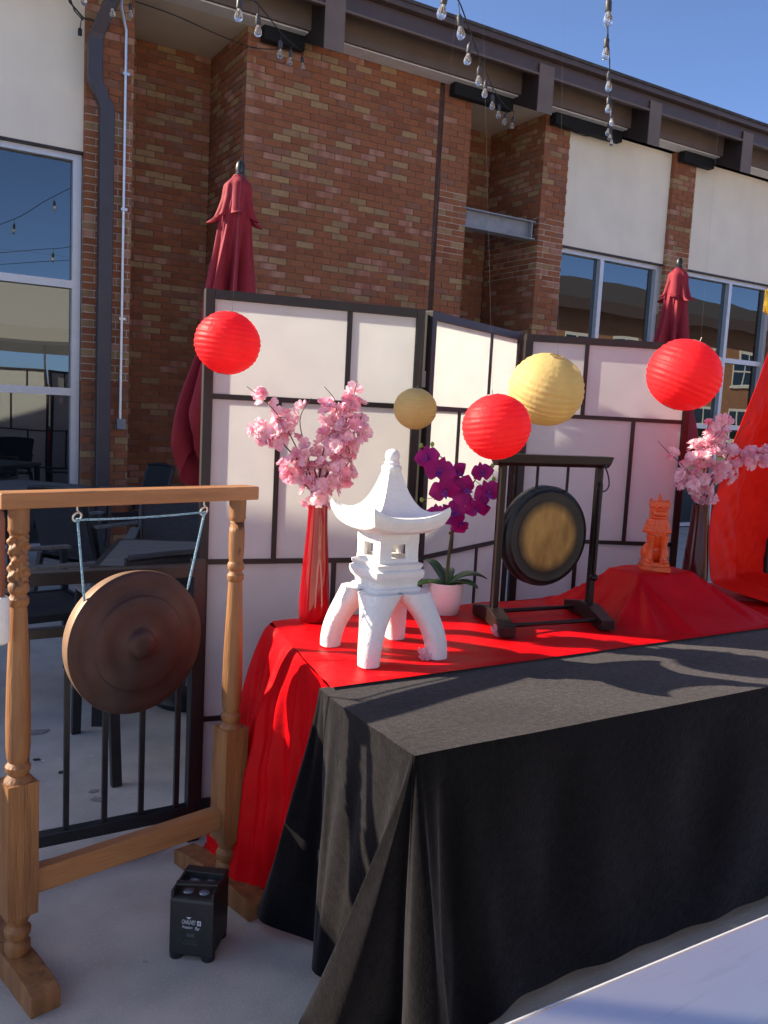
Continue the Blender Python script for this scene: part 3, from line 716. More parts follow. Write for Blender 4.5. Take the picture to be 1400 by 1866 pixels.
for k in range(6): m.box(-.016+k*.0055, -.0125+k*.0055, fy-.0003, fy+.0003, .056, .0585)
for k in range(5): m.box(-.020+k*.0085, -.016+k*.0085, fy-.0003, fy+.0003, .046, .0515)
stuff(m.build('printed_marks', printd, ul))

# ---------------------------------------------------------------- pagoda lantern
PZ = .7635
pg = thing('pagoda_lantern', 'white stone pagoda lantern on four arched legs standing on the red cloth', 'lantern statue', (1.295, 2.075, PZ))
def sqring(h, z, n=10, lift=0, rnd=.0, bow=0):
    """square ring, n points a side; lift raises the corners, bow pulls the side middles in"""
    pts = []
    cs = [(-1, -1), (1, -1), (1, 1), (-1, 1)]
    for k in range(4):
        a, b_ = cs[k], cs[(k+1) % 4]
        for i in range(n):
            t = i/n; x, y = lerp(a[0], b_[0], t), lerp(a[1], b_[1], t)
            c = abs(2*t-1)            # 1 at a corner
            f = 1 - rnd*c**6 - bow*(1-c*c)
            pts.append((h*x*f, h*y*f, z+lift*c**2.6))
    return pts
def loft(m, rings, cap0=True, cap1=True):
    n = len(rings[0]); vs = [p for r in rings for p in r]; fs = []
    for j in range(len(rings)-1):
        for k in range(n): fs.append((j*n+k, j*n+(k+1) % n, (j+1)*n+(k+1) % n, (j+1)*n+k))
    if cap0: fs.append(tuple(range(n-1, -1, -1)))
    if cap1: fs.append(tuple((len(rings)-1)*n+k for k in range(n)))
    m.add(vs, fs)
# legs: tusk shaped, rising inwards to the hub
for sx, sy in ((-1, -1), (1, -1), (1, 1), (-1, 1)):
    m = MB(); rings = []
    for v in [i/14 for i in range(15)]:
        z = .186*v
        off = .112 - .066*(v**2.0)          # centre distance from axis, per axis
        w = .0275 + .010*v + .022*v**4
        ring = []
        for k in range(16):
            t = 2*pi*k/16; c_, s_ = cos(t), sin(t)
            q = (abs(c_)**3+abs(s_)**3)**(-1/3)
            ring.append((sx*off+w*q*c_, sy*off+w*q*s_, z))
        rings.append(ring)
    loft(m, rings)
    m.build('leg', white_stone, pg, smooth=50)
m = MB()
def archbot(h):   # hub underside with shallow cusped arches
    return h
loft(m, [sqring(.052, .150, rnd=.1), sqring(.070, .166, rnd=.1), sqring(.078, .184, rnd=.08), sqring(.079, .196, rnd=.08), sqring(.070, .201, rnd=.08), sqring(.072, .214, rnd=.08), sqring(.083, .226, rnd=.08), sqring(.086, .238, rnd=.08), sqring(.085, .247, rnd=.08), sqring(.076, .252, rnd=.08), sqring(.079, .258, rnd=.06), sqring(.080, .266, rnd=.06), sqring(.066, .270, rnd=.05)])
m.build('platform', white_stone, pg, smooth=35)
# firebox: four corner piers, sill and head, open windows
hb_, z0_, z1_ = .064, .268, .358
for sx in (-1, 1):
    for sy in (-1, 1):
        m = MB()
        x0_, x1_ = sorted((sx*.0245, sx*hb_)); y0_, y1_ = sorted((sy*.0245, sy*hb_))
        m.add([(p[0], p[1], z) for z in (z0_, z1_) for p in ((sx*hb_, sy*hb_), (sx*.0245, sy*hb_), (sx*.0245, sy*(hb_-.012)), (sx*(hb_-.012), sy*(hb_-.012)), (sx*(hb_-.012), sy*.0245), (sx*hb_, sy*.0245))],
              [(0, 1, 2, 3, 4, 5), (11, 10, 9, 8, 7, 6)]+[(i, (i+1) % 6, 6+(i+1) % 6, 6+i) for i in range(6)])
        m.build('window_pier', white_stone, pg, bevel=.003)
m = MB(); loft(m, [sqring(.0645, .266), sqring(.0645, .282)]); m.build('window_sill', white_stone, pg, bevel=.002)
m = MB(); loft(m, [sqring(.0645, .322), sqring(.0645, .352)]); m.build('window_head', white_stone, pg, bevel=.002)
m = MB()
R_ = [sqring(.060, .350, 12), sqring(.084, .353, 12, .005), sqring(.112, .363, 12, .018, 0, .02), sqring(.125, .380, 12, .028, .01, .045), sqring(.129, .391, 12, .032, .03, .05), sqring(.126, .401, 12, .032, .03, .05), sqring(.110, .401, 12, .020, 0, .045)]
for i in range(1, 15):
    t = i/14; h_ = lerp(.100, .019, t**.62); z = .399 + .128*(t**1.55)
    R_.append(sqring(h_, z, 12, .016*(1-t)**2, .0, .03*(1-t)))
loft(m, R_)
m.build('roof', white_stone, pg, smooth=32)
m = MB(); m.lathe([(.020, .522), (.028, .526), (.0295, .533), (.027, .538), (.021, .540), (.023, .545), (.022, .548), (.018, .552), (.0205, .560), (.021, .568), (.0185, .577), (.012, .583), (0, .586)], 24); m.build('finial', white_stone, pg, smooth=50)

# ---------------------------------------------------------------- vases and blossom branches
def vase(label, loc, mt, sc_=1.0):
    m = MB()
    pr = [(0, 0), (.040, 0), (.046, .006), (.050, .03), (.050, .07), (.046, .14), (.040, .22), (.034, .30), (.0315, .36), (.032, .378), (.029, .378), (.028, .36), (.030, .30), (.034, .2), (.034, .02), (0, .015)]
    m.lathe([(r*sc_, z) for r, z in pr], 40)
    return tag(m.build('vase', mt, smooth=60, loc=loc), label, 'vase')
def petal_flower(seed, rad, mats_, layers=2):
    rnd = random.Random(seed); m = MB()
    for ly in range(layers):
        for k in range(5):
            a = 2*pi*(k+.5*ly)/5+rnd.uniform(-.15, .15); L = rad*(1-.25*ly)*rnd.uniform(.85, 1.1); wd_ = L*.46
            cup = rnd.uniform(.15, .55)+.35*ly
            sh = [(0, .10), (.35, .62), (.7, 1.0), (.95, .72), (1.0, .28)]
            vs = []
            for t, w in sh:
                zz = L*(cup*t**1.3+rnd.uniform(-.05, .05))
                for s_ in (-1, 0, 1):
                    x = t*L*(.86 if (s_ == 0 and t > .97) else 1); y = s_*wd_*w
                    z_ = zz + (.10*L*abs(s_)*w)
                    vs.append((x*cos(a)-y*sin(a), x*sin(a)+y*cos(a), z_+.002*ly))
            fs = [(j*3+i, j*3+i+1, (j+1)*3+i+1, (j+1)*3+i) for j in range(4) for i in range(2)]
            m.add(vs, fs, 0)
    m.ell((0, 0, rad*.12), (rad*.13, rad*.13, rad*.16), 6, 4, 1)
    return m.mesh('flower', mats_, smooth=True)
FL = [petal_flower(i, .021+.003*(i % 3), [blossom if i % 4 else blossom2, yellow]) for i in range(8)]
RV = Vector((cos(YAW), -sin(YAW), 0)); DV = Vector((sin(YAW), cos(YAW), 0))
def bouquet(label, loc, branches, blobs, seed):
    rnd = random.Random(seed)
    t = thing('blossom_branches', label, 'flowers', loc)
    mid = Vector((0, 0, .05))
    nf = 0
    def place(p, outward, s=1.0):
        q = (outward+Vector((rnd.uniform(-.7, .7), rnd.uniform(-.7, .7), rnd.uniform(-.5, .7)))).normalized().to_track_quat('Z', 'X').to_matrix().to_4x4()
        inst('flower', FL[rnd.randrange(8)], t, Matrix.Translation(p) @ q @ Matrix.Rotation(rnd.uniform(0, 6), 4, 'Z') @ Matrix.Scale(s*rnd.uniform(.8, 1.15), 4))
    for pts, dens, tail in branches:
        P = [Vector((0, 0, -.20))+RV*rnd.uniform(-.012, .012)+DV*rnd.uniform(-.012, .012)] + [RV*a+DV*d+Vector((0, 0, z)) for a, z, d in pts]
        cur = [Vector(cat_rom([tuple(p) for p in P], i/24)) for i in range(25)]
        m = MB(); m.tube(cur, [lerp(.0032, .0010, i/24) for i in range(25)], 6)
        br = m.build('branch', twig, t, smooth=True)
        for k in range(dens):
            f = rnd.uniform(.42, 1-tail) if dens > 3 else rnd.uniform(.7, 1-tail)
            p = Vector(cat_rom([tuple(q) for q in P], f))
            off = Vector((rnd.gauss(0, 1), rnd.gauss(0, 1), rnd.gauss(0, 1))).normalized()*rnd.uniform(.006, .024)
            if p.z+off.z > .004: place(p+off, off.normalized()*1.5+(p-mid).normalized()*.6)
    for a, z, d, r, n in blobs:
        c = RV*a+DV*d+Vector((0, 0, z))
        for k in range(n):
            off = Vector((rnd.gauss(0, 1), rnd.gauss(0, 1), rnd.gauss(0, 1))).normalized()*r*rnd.uniform(.35, 1)
            p = c+off
            if p.z > .006: place(p, off.normalized()*1.3+(p-mid).normalized()*.7)
    return t
vase('tall bright red glass vase beside the pagoda lantern', (1.262, 2.455, .766), vase_red)
VT = .766+.378
k_ = .00178
def px(a, y, d=0): return (a*k_, y*k_, d)
bouquet('pink cherry blossom branches in the bright red vase', (1.262, 2.455, VT),
        [([px(-10, 30), px(-45, 105), px(-85, 165), px(-135, 205)], 15, .08), ([px(-12, 30), px(-60, 100), px(-95, 120), px(-133, 125)], 14, .05), ([px(12, 40), px(35, 120), px(50, 180, .01), px(60, 225)], 8, .10),
         ([px(0, 50), px(12, 130), px(25, 180), px(2, 212)], 6, .2), ([px(8, 40), px(35, 90), px(62, 140, -.02), px(72, 170)], 9, .05), ([px(-4, 40), px(-20, 80), px(-40, 150, .02), px(-20, 190)], 8, .05),
         ([px(-8, 10), px(-40, 45), px(-60, 62)], 6, 0), ([px(8, 30), px(45, 70), px(66, 112)], 6, 0)],
        [(-.005, .035, 0, .05, 22), (.02, .09, 0, .065, 30), (-.03, .14, .01, .055, 20), (.065, .20, 0, .06, 26), (.09, .25, 0, .05, 16), (.03, .30, 0, .04, 12), (.09, .32, 0, .035, 10), (-.15, .22, 0, .04, 14), (-.20, .235, 0, .03, 8), (-.19, .34, 0, .02, 4), (-.12, .27, 0, .03, 7), (-.09, .12, 0, .04, 10), (.08, .12, 0, .045, 12)], 3)
vase('tall dark maroon glass vase standing behind the red mound', (2.955, 2.33, .764), vase_dark, 1.08)
k_ = .0021
bouquet('pink cherry blossom branches in the dark maroon vase', (2.955, 2.33, VT),
        [([px(-20, 40), px(-45, 75), px(-70, 95), px(-95, 118)], 6, .15), ([px(5, 40), px(10, 100), px(30, 150), px(38, 172)], 10, .03), ([px(15, 40), px(55, 85), px(90, 105), px(130, 100)], 16, .02), ([px(0, 50), px(-5, 110), px(0, 160)], 8, .03),
         ([px(5, 30), px(35, 80), px(60, 140), px(80, 166)], 4, .3)],
        [(0, .05, 0, .06, 24), (0, .12, 0, .075, 34), (-.02, .20, 0, .07, 26), (.03, .26, 0, .06, 20), (.03, .32, 0, .035, 8), (.09, .15, 0, .05, 14), (.17, .20, 0, .04, 10), (.25, .205, 0, .045, 14), (-.06, .10, 0, .05, 14)], 5)
for i, (x, y, lb) in enumerate(((1.365, 1.965, 'single pink blossom fallen on the red cloth between the pagoda legs'), (1.735, 2.10, 'single pink blossom fallen beside the foot of the table gong'))):
    o = inst('fallen_blossom', FL[i+1], None, Matrix.Translation((x, y, .772)) @ Matrix.Rotation(.7, 4, 'X') @ Matrix.Scale(.95, 4)); tag(o, lb, 'flower')

# ---------------------------------------------------------------- orchid in a pot
op = (1.745, 2.40, .764)
m = MB(); m.lathe([(0, 0), (.040, 0), (.046, .004), (.055, .04), (.060, .075), (.061, .112), (.058, .113), (.056, .10), (.05, .03), (0, .03)], 40)
tag(m.build('flower_pot', potm, smooth=60, loc=op), 'small white ceramic pot holding the purple orchid', 'pot')
oc = thing('orchid_plant', 'purple orchid with two arching sprays and green leaves in the white pot', 'orchid', (op[0], op[1], op[2]+.09))
m = MB(); m.lathe([(0, 0), (.054, 0), (.054, .008), (0, .016)], 20); m.build('moss', twig, oc)
def leaf(az, L, w, rise, droop, material):
    m = MB()
    def fn(u, v):
        t = u; s_ = (v-.5)*2
        wid = w*sin(pi*min(1, t*.93+.06))**.7
        r = L*t; z = rise*t-droop*t*t + abs(s_)*wid*.35
        x, y = r, s_*wid
        return (x*cos(az)-y*sin(az), x*sin(az)+y*cos(az), z+.008)
    m.grid(fn, 14, 6)
    o = m.build('leaf', material, oc, smooth=True)
    md = o.modifiers.new('s', 'SOLIDIFY'); md.thickness = .003
AZ = -YAW
leafl = mat('orchid_leaf_light', (.10, .26, .05), .45, var=.2, scale=20, trans=.25)
leaf(AZ+pi+.15, .115, .026, .05, .055, leafl); leaf(AZ+.15, .145, .030, .13, .10, leafg); leaf(AZ-.5, .12, .028, .07, .06, leafg); leaf(AZ+2.4, .10, .024, .16, .08, leafg); leaf(AZ+1.5, .11, .026, .12, .08, leafg)
def opt(a, z, d=0): return RV*a+DV*d+Vector((0, 0, z))
OM = []
for sd in range(3):
    rnd = random.Random(sd+40); m = MB()
    def pet(ang, L, w, cup, mi=0, tip=.6):
        def fn(u, v):
            s_ = (v-.5)*2; wid = w*(sin(pi*(u*.96+.04)**tip)**.8)
            x, y = L*u, s_*wid*(1-.05*sin(u*9+sd)); z = cup*L*u*u-.12*wid*abs(s_)+.06*L*sin(u*3)*s_
            return (x*cos(ang)-y*sin(ang), x*sin(ang)+y*cos(ang), z)
        m.grid(fn, 7, 6, mi)
    for k in range(3): pet(pi/2+2*pi*k/3, .036, .014, rnd.uniform(-.2, .2))
    for s_ in (0, pi): pet(s_+rnd.uniform(-.1, .1), .042, .027, rnd.uniform(-.1, .35), 0, .7)
    pet(-pi/2, .02, .008, 1.0, 1); m.ell((0, 0, .006), (.005, .005, .008), 8, 5, 2)
    OM.append(m.mesh('orchid_flower', [orchid, orchid_lip, orchid_lip], smooth=True))
def spray(pts, fl, buds):
    cur = [Vector(cat_rom([tuple(p) for p in pts], i/20)) for i in range(21)]
    m = MB(); m.tube(cur, [lerp(.0042, .0016, i/20) for i in range(21)], 7); st = m.build('stem', stemg, oc, smooth=True)
    for a, z, d, f in fl:
        p = opt(a, z, d); fc = (-DV*1.2+RV*f[0]+Vector((0, 0, f[1]))).normalized()
        near = min(cur, key=lambda q: (q-p).length)
        m = MB(); m.tube([near, near.lerp(p, .5)+Vector((0, 0, .004)), p], .0011, 5); m.build('pedicel', stemg, st)
        q = fc.to_track_quat('Z', 'Y').to_matrix().to_4x4()
        inst('flower', OM[int(abs(a*1000)) % 3], oc, Matrix.Translation(p) @ q @ Matrix.Rotation(f[2], 4, 'Z') @ Matrix.Scale(f[3]*1.12, 4))
    for a, z, d in buds:
        p = opt(a, z, d); near = min(cur, key=lambda q: (q-p).length)
        m = MB(); m.tube([near, p], .001, 5); m.ell(p, (.007, .007, .009), 8, 6); m.build('bud', budg, oc, smooth=True)
q_ = .0019; zz = lambda y: (1062-y)*q_
xx = lambda x: (x-806)*q_
spray([opt(0, 0), opt(.0, .10), opt(.008, .22, -.01), opt(.01, .33, -.02), opt(-.03, .44, -.03), opt(-.075, .47, -.04)],
      [(xx(757), zz(822), -.05, (-.3, .3, .2, 1.0)), (xx(780), zz(845), -.06, (.1, .1, -.3, 1.25)), (xx(812), zz(848), -.03, (.7, 0, .9, .9)), (xx(790), zz(880), -.05, (.1, -.3, .3, 1.15)), (xx(825), zz(880), -.04, (.3, .2, 1.4, 1.2)),
       (xx(778), zz(922), -.04, (-.6, .6, .2, .85)), (xx(808), zz(920), -.04, (.2, .7, .8, 1.15)), (xx(822), zz(940), -.04, (.5, -.5, 2.2, .95))],
      [(xx(745), zz(803), -.04), (xx(765), zz(800), -.04), (xx(752), zz(900), -.03)])
spray([opt(.004, 0), opt(.006, .12), opt(.01, .20, -.01), opt(.05, .33, -.02), opt(.10, .42, -.02), opt(.15, .44, -.02)],
      [(xx(856), zz(845), -.03, (.2, .3, .2, .9)), (xx(868), zz(880), -.04, (.5, 0, .4, 1.15)), (xx(862), zz(905), -.03, (.3, -.6, 1.8, .85)), (xx(848), zz(910), -.04, (-.4, -.5, .3, .9))],
      [(xx(875), zz(833), -.02), (xx(889), zz(838), -.02), (xx(879), zz(857), -.02)])
m = MB(); m.tube([opt(.004, .19, -.006), opt(.006, .20, -.006)], .0075, 8); m.build('stem_clip', twig, oc)

# ---------------------------------------------------------------- table gong
TA = radians(-7)
ts = thing('table_gong_stand', 'small dark wooden gong stand on the red cloth with two rods between its feet', 'gong stand', (2.0, 2.185, .765), TA)
HW = .195
for sx in (-1, 1):
    m = MB(); prof = [(-.165, 0), (-.165, .034), (-.13, .040), (-.035, .060), (.035, .060), (.13, .040), (.165, .034), (.165, 0), (.10, 0), (.06, .010), (-.06, .010), (-.10, 0)]
    n_ = len(prof); xa, xb = sx*HW-.024, sx*HW+.024
    # the feet toe out a little
    tw = radians(-14)
    pts = [(x, y, z) for x in (xa, xb) for y, z in prof]
    pts = [(sx*HW+(x-sx*HW)*cos(tw)-y*sin(tw), (x-sx*HW)*sin(tw)+y*cos(tw), z) for x, y, z in pts]
    m.add(pts, [tuple(range(n_)), tuple(range(2*n_-1, n_-1, -1))]+[(i, (i+1) % n_, n_+(i+1) % n_, n_+i) for i in range(n_)])
    m.build('foot', ebony, ts, bevel=.003)
    m = MB(); m.box(sx*HW-.011, sx*HW+.011, -.011, .011, .055, .535); m.build('post', ebony, ts, bevel=.003)
m = MB()
pr = [(-.022, .545), (-.013, .533), (.013, .533), (.022, .545), (.026, .572), (-.026, .572)]
n_ = 6
m.add([(x*(1 if (z < .56) else 1.0)+ (0.012 if x > 0 else -.012)*(z-.533)/.039, y, z) for x in (-HW-.028, HW+.028) for y, z in pr], [tuple(range(n_)), tuple(range(2*n_-1, n_-1, -1))]+[(i, (i+1) % n_, n_+(i+1) % n_, n_+i) for i in range(n_)])
m.build('top_beam', ebony, ts, bevel=.002)
for y in (-.105, .085):
    m = MB(); m.tube([(-HW-.0+y*.24, y, .024), (HW+y*.24, y, .024)], .0075, 10); m.build('rod', ebony, ts, smooth=True)
TGR = .172
tgo = thing('table_gong', 'small round gong with a gold centre and black rim hung by twisted cords', 'gong', (2.0, 2.185, 1.060), radians(-5))
m = MB(); m.lathe([(.1235, .003), (.128, .0035), (.138, .001), (.148, .004), (.152, .004), (.156, -.002), (TGR-.004, -.004), (TGR, -.012), (TGR, -.04), (TGR-.01, -.052), (TGR-.016, -.05), (TGR-.012, -.012)], 80, axis='y', cap=False); m.build('rim', gong_black, tgo, smooth=50)
m = MB(); m.lathe([(0, .0085), (.06, .0078), (.124, .0042)], 64, axis='y', cap=False); m.build('gold_centre', gong_gold, tgo, smooth=True)
m = MB(); m.lathe([(0, -.015), (TGR-.013, -.018)], 64, axis='y'); m.build('back', gong_black, tgo)
for x in (-.062, .064):
    m = MB(); z1, z0 = .535-.295, sqrt(TGR**2-x*x)-.006
    for ph in (0, pi):
        m.tube([(x+.003*cos(ph+s_*38), -.002+.003*sin(ph+s_*38), lerp(z0, z1, s_)) for s_ in [i/40 for i in range(41)]], .0028, 6)
    m.build('twisted_cord', cablem, tgo, smooth=True)
bt = thing('gong_beater', 'dark gong beater hanging by a cord loop against the small gong stand post', 'beater', (2.0+(HW-.002)*cos(TA)+.019*sin(TA), 2.185+(HW-.002)*sin(TA)-.019*cos(TA), .765))
m = MB(); m.lathe([(.0045, .16), (.006, .17), (.0065, .47), (.005, .485)], 12); m.build('handle', ebony, bt, smooth=True)
m = MB(); m.ell((0, 0, .152), (.016, .016, .013), 14, 8); m.build('head', ebony, bt, smooth=True)
m = MB(); m.tube([(.026*cos(t)*1.0+.004, -.004+.006*sin(t*2), .495+.042*sin(t)) for t in [2*pi*k/28 for k in range(28)]], .0028, 6, closed=True); m.ell((.006, -.004, .54), (.008, .008, .007), 8, 6); m.build('cord_loop', cablem, bt, smooth=True)

# ---------------------------------------------------------------- resin guardian statue
sa = thing('resin_statue', 'orange carved resin seated guardian animal standing on the red mound', 'statue', (MX-.005, MY-.02, .914), radians(-38))
m = MB(); m.box(-.053, .053, -.046, .046, 0, .018); m.box(-.048, .048, -.042, .042, .0181, .034); m.build('plinth', resin, sa, bevel=.002)
m = MB()
def bx(c, r, rot=None): m.ell(c, r, 16, 10, 0, rot)
bx((0, .015, .075), (.043, .030, .045)); bx((0, .0, .125), (.037, .026, .045)); bx((0, -.012, .138), (.033, .020, .030))     # trunk, chest
for sx in (-1, 1):
    bx((sx*.034, .012, .062), (.017, .034, .032))                            # haunch
    m.lathe([(.0145, .030), (.013, .05), (.011, .08), (.0135, .115), (.017, .135)], 12, (sx*.024, -.028, 0))   # foreleg
    bx((sx*.024, -.038, .038), (.015, .013, .008)); bx((sx*.037, -.022, .038), (.012, .018, .008))
    for k in range(3): bx((sx*(.024+.006*(k-1)), -.049, .037), (.004, .005, .005))
for k, (z, w) in enumerate(((.148, .044), (.160, .040), (.172, .036), (.184, .033))):   # scalloped mane
    for j in range(9):
        t = pi*(j/8)+pi
        bx((w*cos(t), w*.62*sin(t), z), (.0095, .007, .009))
m.lathe([(.034, .150), (.034, .175), (.031, .20)], 16, (0, 0, 0))
for x0, x1, y0, y1, z0, z1 in ((-.031, .031, -.026, .022, .197, .252), (-.034, .034, -.030, .024, .240, .262), (-.026, .026, -.042, -.02, .212, .232), (-.023, .023, -.038, -.02, .198, .206)):
    m.box(x0, x1, y0, y1, z0, z1)
for sx in (-1, 1):
    bx((sx*.014, -.029, .240), (.007, .006, .006)); bx((sx*.030, .004, .262), (.006, .008, .008)); bx((sx*.011, -.042, .230), (.007, .005, .004))
bx((0, -.044, .232), (.008, .006, .005))
m.lathe([(.012, .258), (.008, .272), (.004, .285), (.0005, .294)], 10, (0, -.004, 0))
m.lathe([(.010, .04), (.012, .09), (.009, .13)], 8, (0, .05, 0))
o = m.build('body', resin, sa)
md = o.modifiers.new('remesh', 'REMESH'); md.mode = 'VOXEL'; md.voxel_size = .0021; md.use_smooth_shade = True
md = o.modifiers.new('smooth', 'SMOOTH'); md.factor = .5; md.iterations = 2

# ---------------------------------------------------------------- paper lanterns on a line
WZ, WY = 3.75, 2.33
lt = thing('overhead_wire', 'thin overhead wire the paper lanterns hang from', 'wire', (0, WY, 0))
m = MB(); m.tube([(lerp(-1.3, 4.6, i/16), 0, WZ-.10*sin(pi*i/16)) for i in range(17)], .002, 6); m.build('wire', wire, lt)
for x in (-1.3, 4.6):
    m = MB(); m.tube([(x, 0, 0), (x, 0, 3.8)], .02, 8); m.build('wire_post', steel, lt)
def lantern(label, c, Dm, mt, tilt, seed, group=None):
    rnd = random.Random(seed); R = Dm/2
    t = thing('paper_lantern', label, 'paper lantern', c, 0, group)
    n, rows, sub = 64, 17, 4
    off = [rnd.uniform(-.25, .25) for _ in range(rows+1)]
    def prof(v):
        p = v*rows; i = min(int(p), rows-1); f = p-i
        return i, f
    m = MB(); vs = []; NV = rows*sub
    a0, a1 = radians(-80), radians(80)
    for j in range(NV+1):
        v = j/NV; i, f = prof(v); ang = lerp(a0, a1, v)
        for k in range(n):
            th = 2*pi*k/n
            wob = .004*sin(3*th+i*1.7+seed)+.003*sin(7*th+i*2.3)
            sag = .024*sin(pi*f)*(.75+.5*hsh(i, seed)) if 0 < f < 1 else 0
            pan = .004*abs(sin(th*4))           # glued gores
            r = R*(1-sag-pan+wob)
            skew = .012*R*sin(2*th+i*.9+seed)
            vs.append((r*cos(ang)*cos(th), r*cos(ang)*sin(th), R*.94*sin(ang)+skew*cos(ang)))
    fs = [(j*n+k, j*n+(k+1) % n, (j+1)*n+(k+1) % n, (j+1)*n+k) for j in range(NV) for k in range(n)]
    m.add(vs, fs); o = m.build('paper_globe', mt, t, smooth=70)
    m = MB()
    rr = R*cos(a1)
    for z in (R*.94*sin(a1), -R*.94*sin(a1)):
        m.tube([(rr*cos(2*pi*k/24), rr*sin(2*pi*k/24), z) for k in range(24)], .0012, 5, closed=True)
    m.tube([(-rr, 0, R*.925), (0, 0, R*.90), (rr, 0, R*.925)], .001, 5); m.tube([(0, 0, R*.90), (0, 0, R*1.06)], .001, 5)
    w = stuff(m.build('wire_frame', wire, t))
    for q in (o, w): q.rotation_euler = tilt
    tp = Vector((0, 0, R*1.0)); tp.rotate(o.rotation_euler)
    wz = WZ-.10*sin(pi*(c[0]+1.3)/5.9)
    m = MB(); m.tube([tp, (0, WY-c[1], wz-c[2])], .00022, 4); m.build('hanging_thread', nylon, t)
lantern('red paper lantern hanging at the free edge of the screen by the wooden stand', (.977, 2.551, 1.636), .203, red_paper, (.10, .06, .4), 1)
lantern('small pale gold paper lantern hanging above the purple orchid', (1.658, 2.524, 1.468), .152, gold_paper, (.05, -.05, 1.1), 2)
lantern('red paper lantern overlapping the large gold lantern above the small gong', (1.596, 1.994, 1.425), .203, red_paper, (-.12, .14, 2.0), 3)
lantern('large gold paper lantern hanging behind a red one', (1.968, 2.209, 1.553), .254, gold_paper, (.38, -.20, .3), 4)
lantern('large red paper lantern hanging above the blossoms in the maroon vase', (2.835, 2.374, 1.66), .300, red_paper, (.34, -.06, .9), 5)

# ---------------------------------------------------------------- red drape with gold ornament
dr = thing('red_drape', 'glossy red fabric drape hanging beside the maroon vase', 'drape', (3.2, 2.3, .76))
DL = [(3.46, 2.16), (3.26, 1.68), (3.165, 1.51), (3.07, 1.34), (2.985, 1.12), (2.968, 1.00), (2.985, .84), (3.02, .775)]
DR_ = [(3.50, 2.16), (3.70, 1.68), (3.76, 1.51), (3.82, 1.34), (3.90, 1.12), (3.92, 1.0), (3.95, .84), (3.98, .775)]
def drape(u, v):
    a = cat_rom(DL, v); c = cat_rom(DR_, v)
    x = lerp(a[0], c[0], u); z = lerp(a[1], c[1], u)
    am = sstep(0, .45, v)
    # a broad flat leaf, then one deep fold and shallower ones
    fold = .075*am*(sstep(.20, .30, u)-sstep(.46, .58, u)) + .03*am*sin(u*26)*sstep(.5, .7, u)
    wr = (.002*sin(z*41+x*23+2*sin(x*17)) + .001*sin(z*83-x*31))*sstep(0, .08, u)*(1-sstep(.18, .26, u))*am*(.3+.7*max(0, sin(z*5+x*3)))
    y = fold+wr+.05*(1-v)-.045*(.22-u if u < .22 else 0)*4*v
    y -= .26*sstep(.86, 1, v); x += .05*sstep(.86, 1, v)
    y += .004*sin(x*57+z*33)*sstep(.05, .2, u)*am+.003*sin(x*91-z*70)*am*sstep(.05, .2, u)
    return (x-3.2, y, z-.76)
m = MB(); m.grid(drape, 120, 110); o = m.build('fabric', red_sheer, dr, smooth=70)
md = o.modifiers.new('s', 'SOLIDIFY'); md.thickness = .0015
m = MB(); m.tube([(.27, .06, -.76), (.27, .06, 1.45)], .014, 8); m.build('pole', ebony, dr)
go = MB()
go.ell((0, 0, 0), (.020, .012, .055), 14, 10); go.tube([(0, 0, .05), (.03, .01, .12)], .004, 6)
for k in range(9): go.ell((-.016, .002, -.04+.01*k), (.006, .005, .006), 8, 5)
go.tube([(.03, .01, .12), (.25, .055, .14)], .004, 6)
tag(go.build('gold_ornament', gold, smooth=True, loc=(3.222, 2.305, 1.985)), 'gold leaf shaped ornament hanging above the red drape', 'ornament')

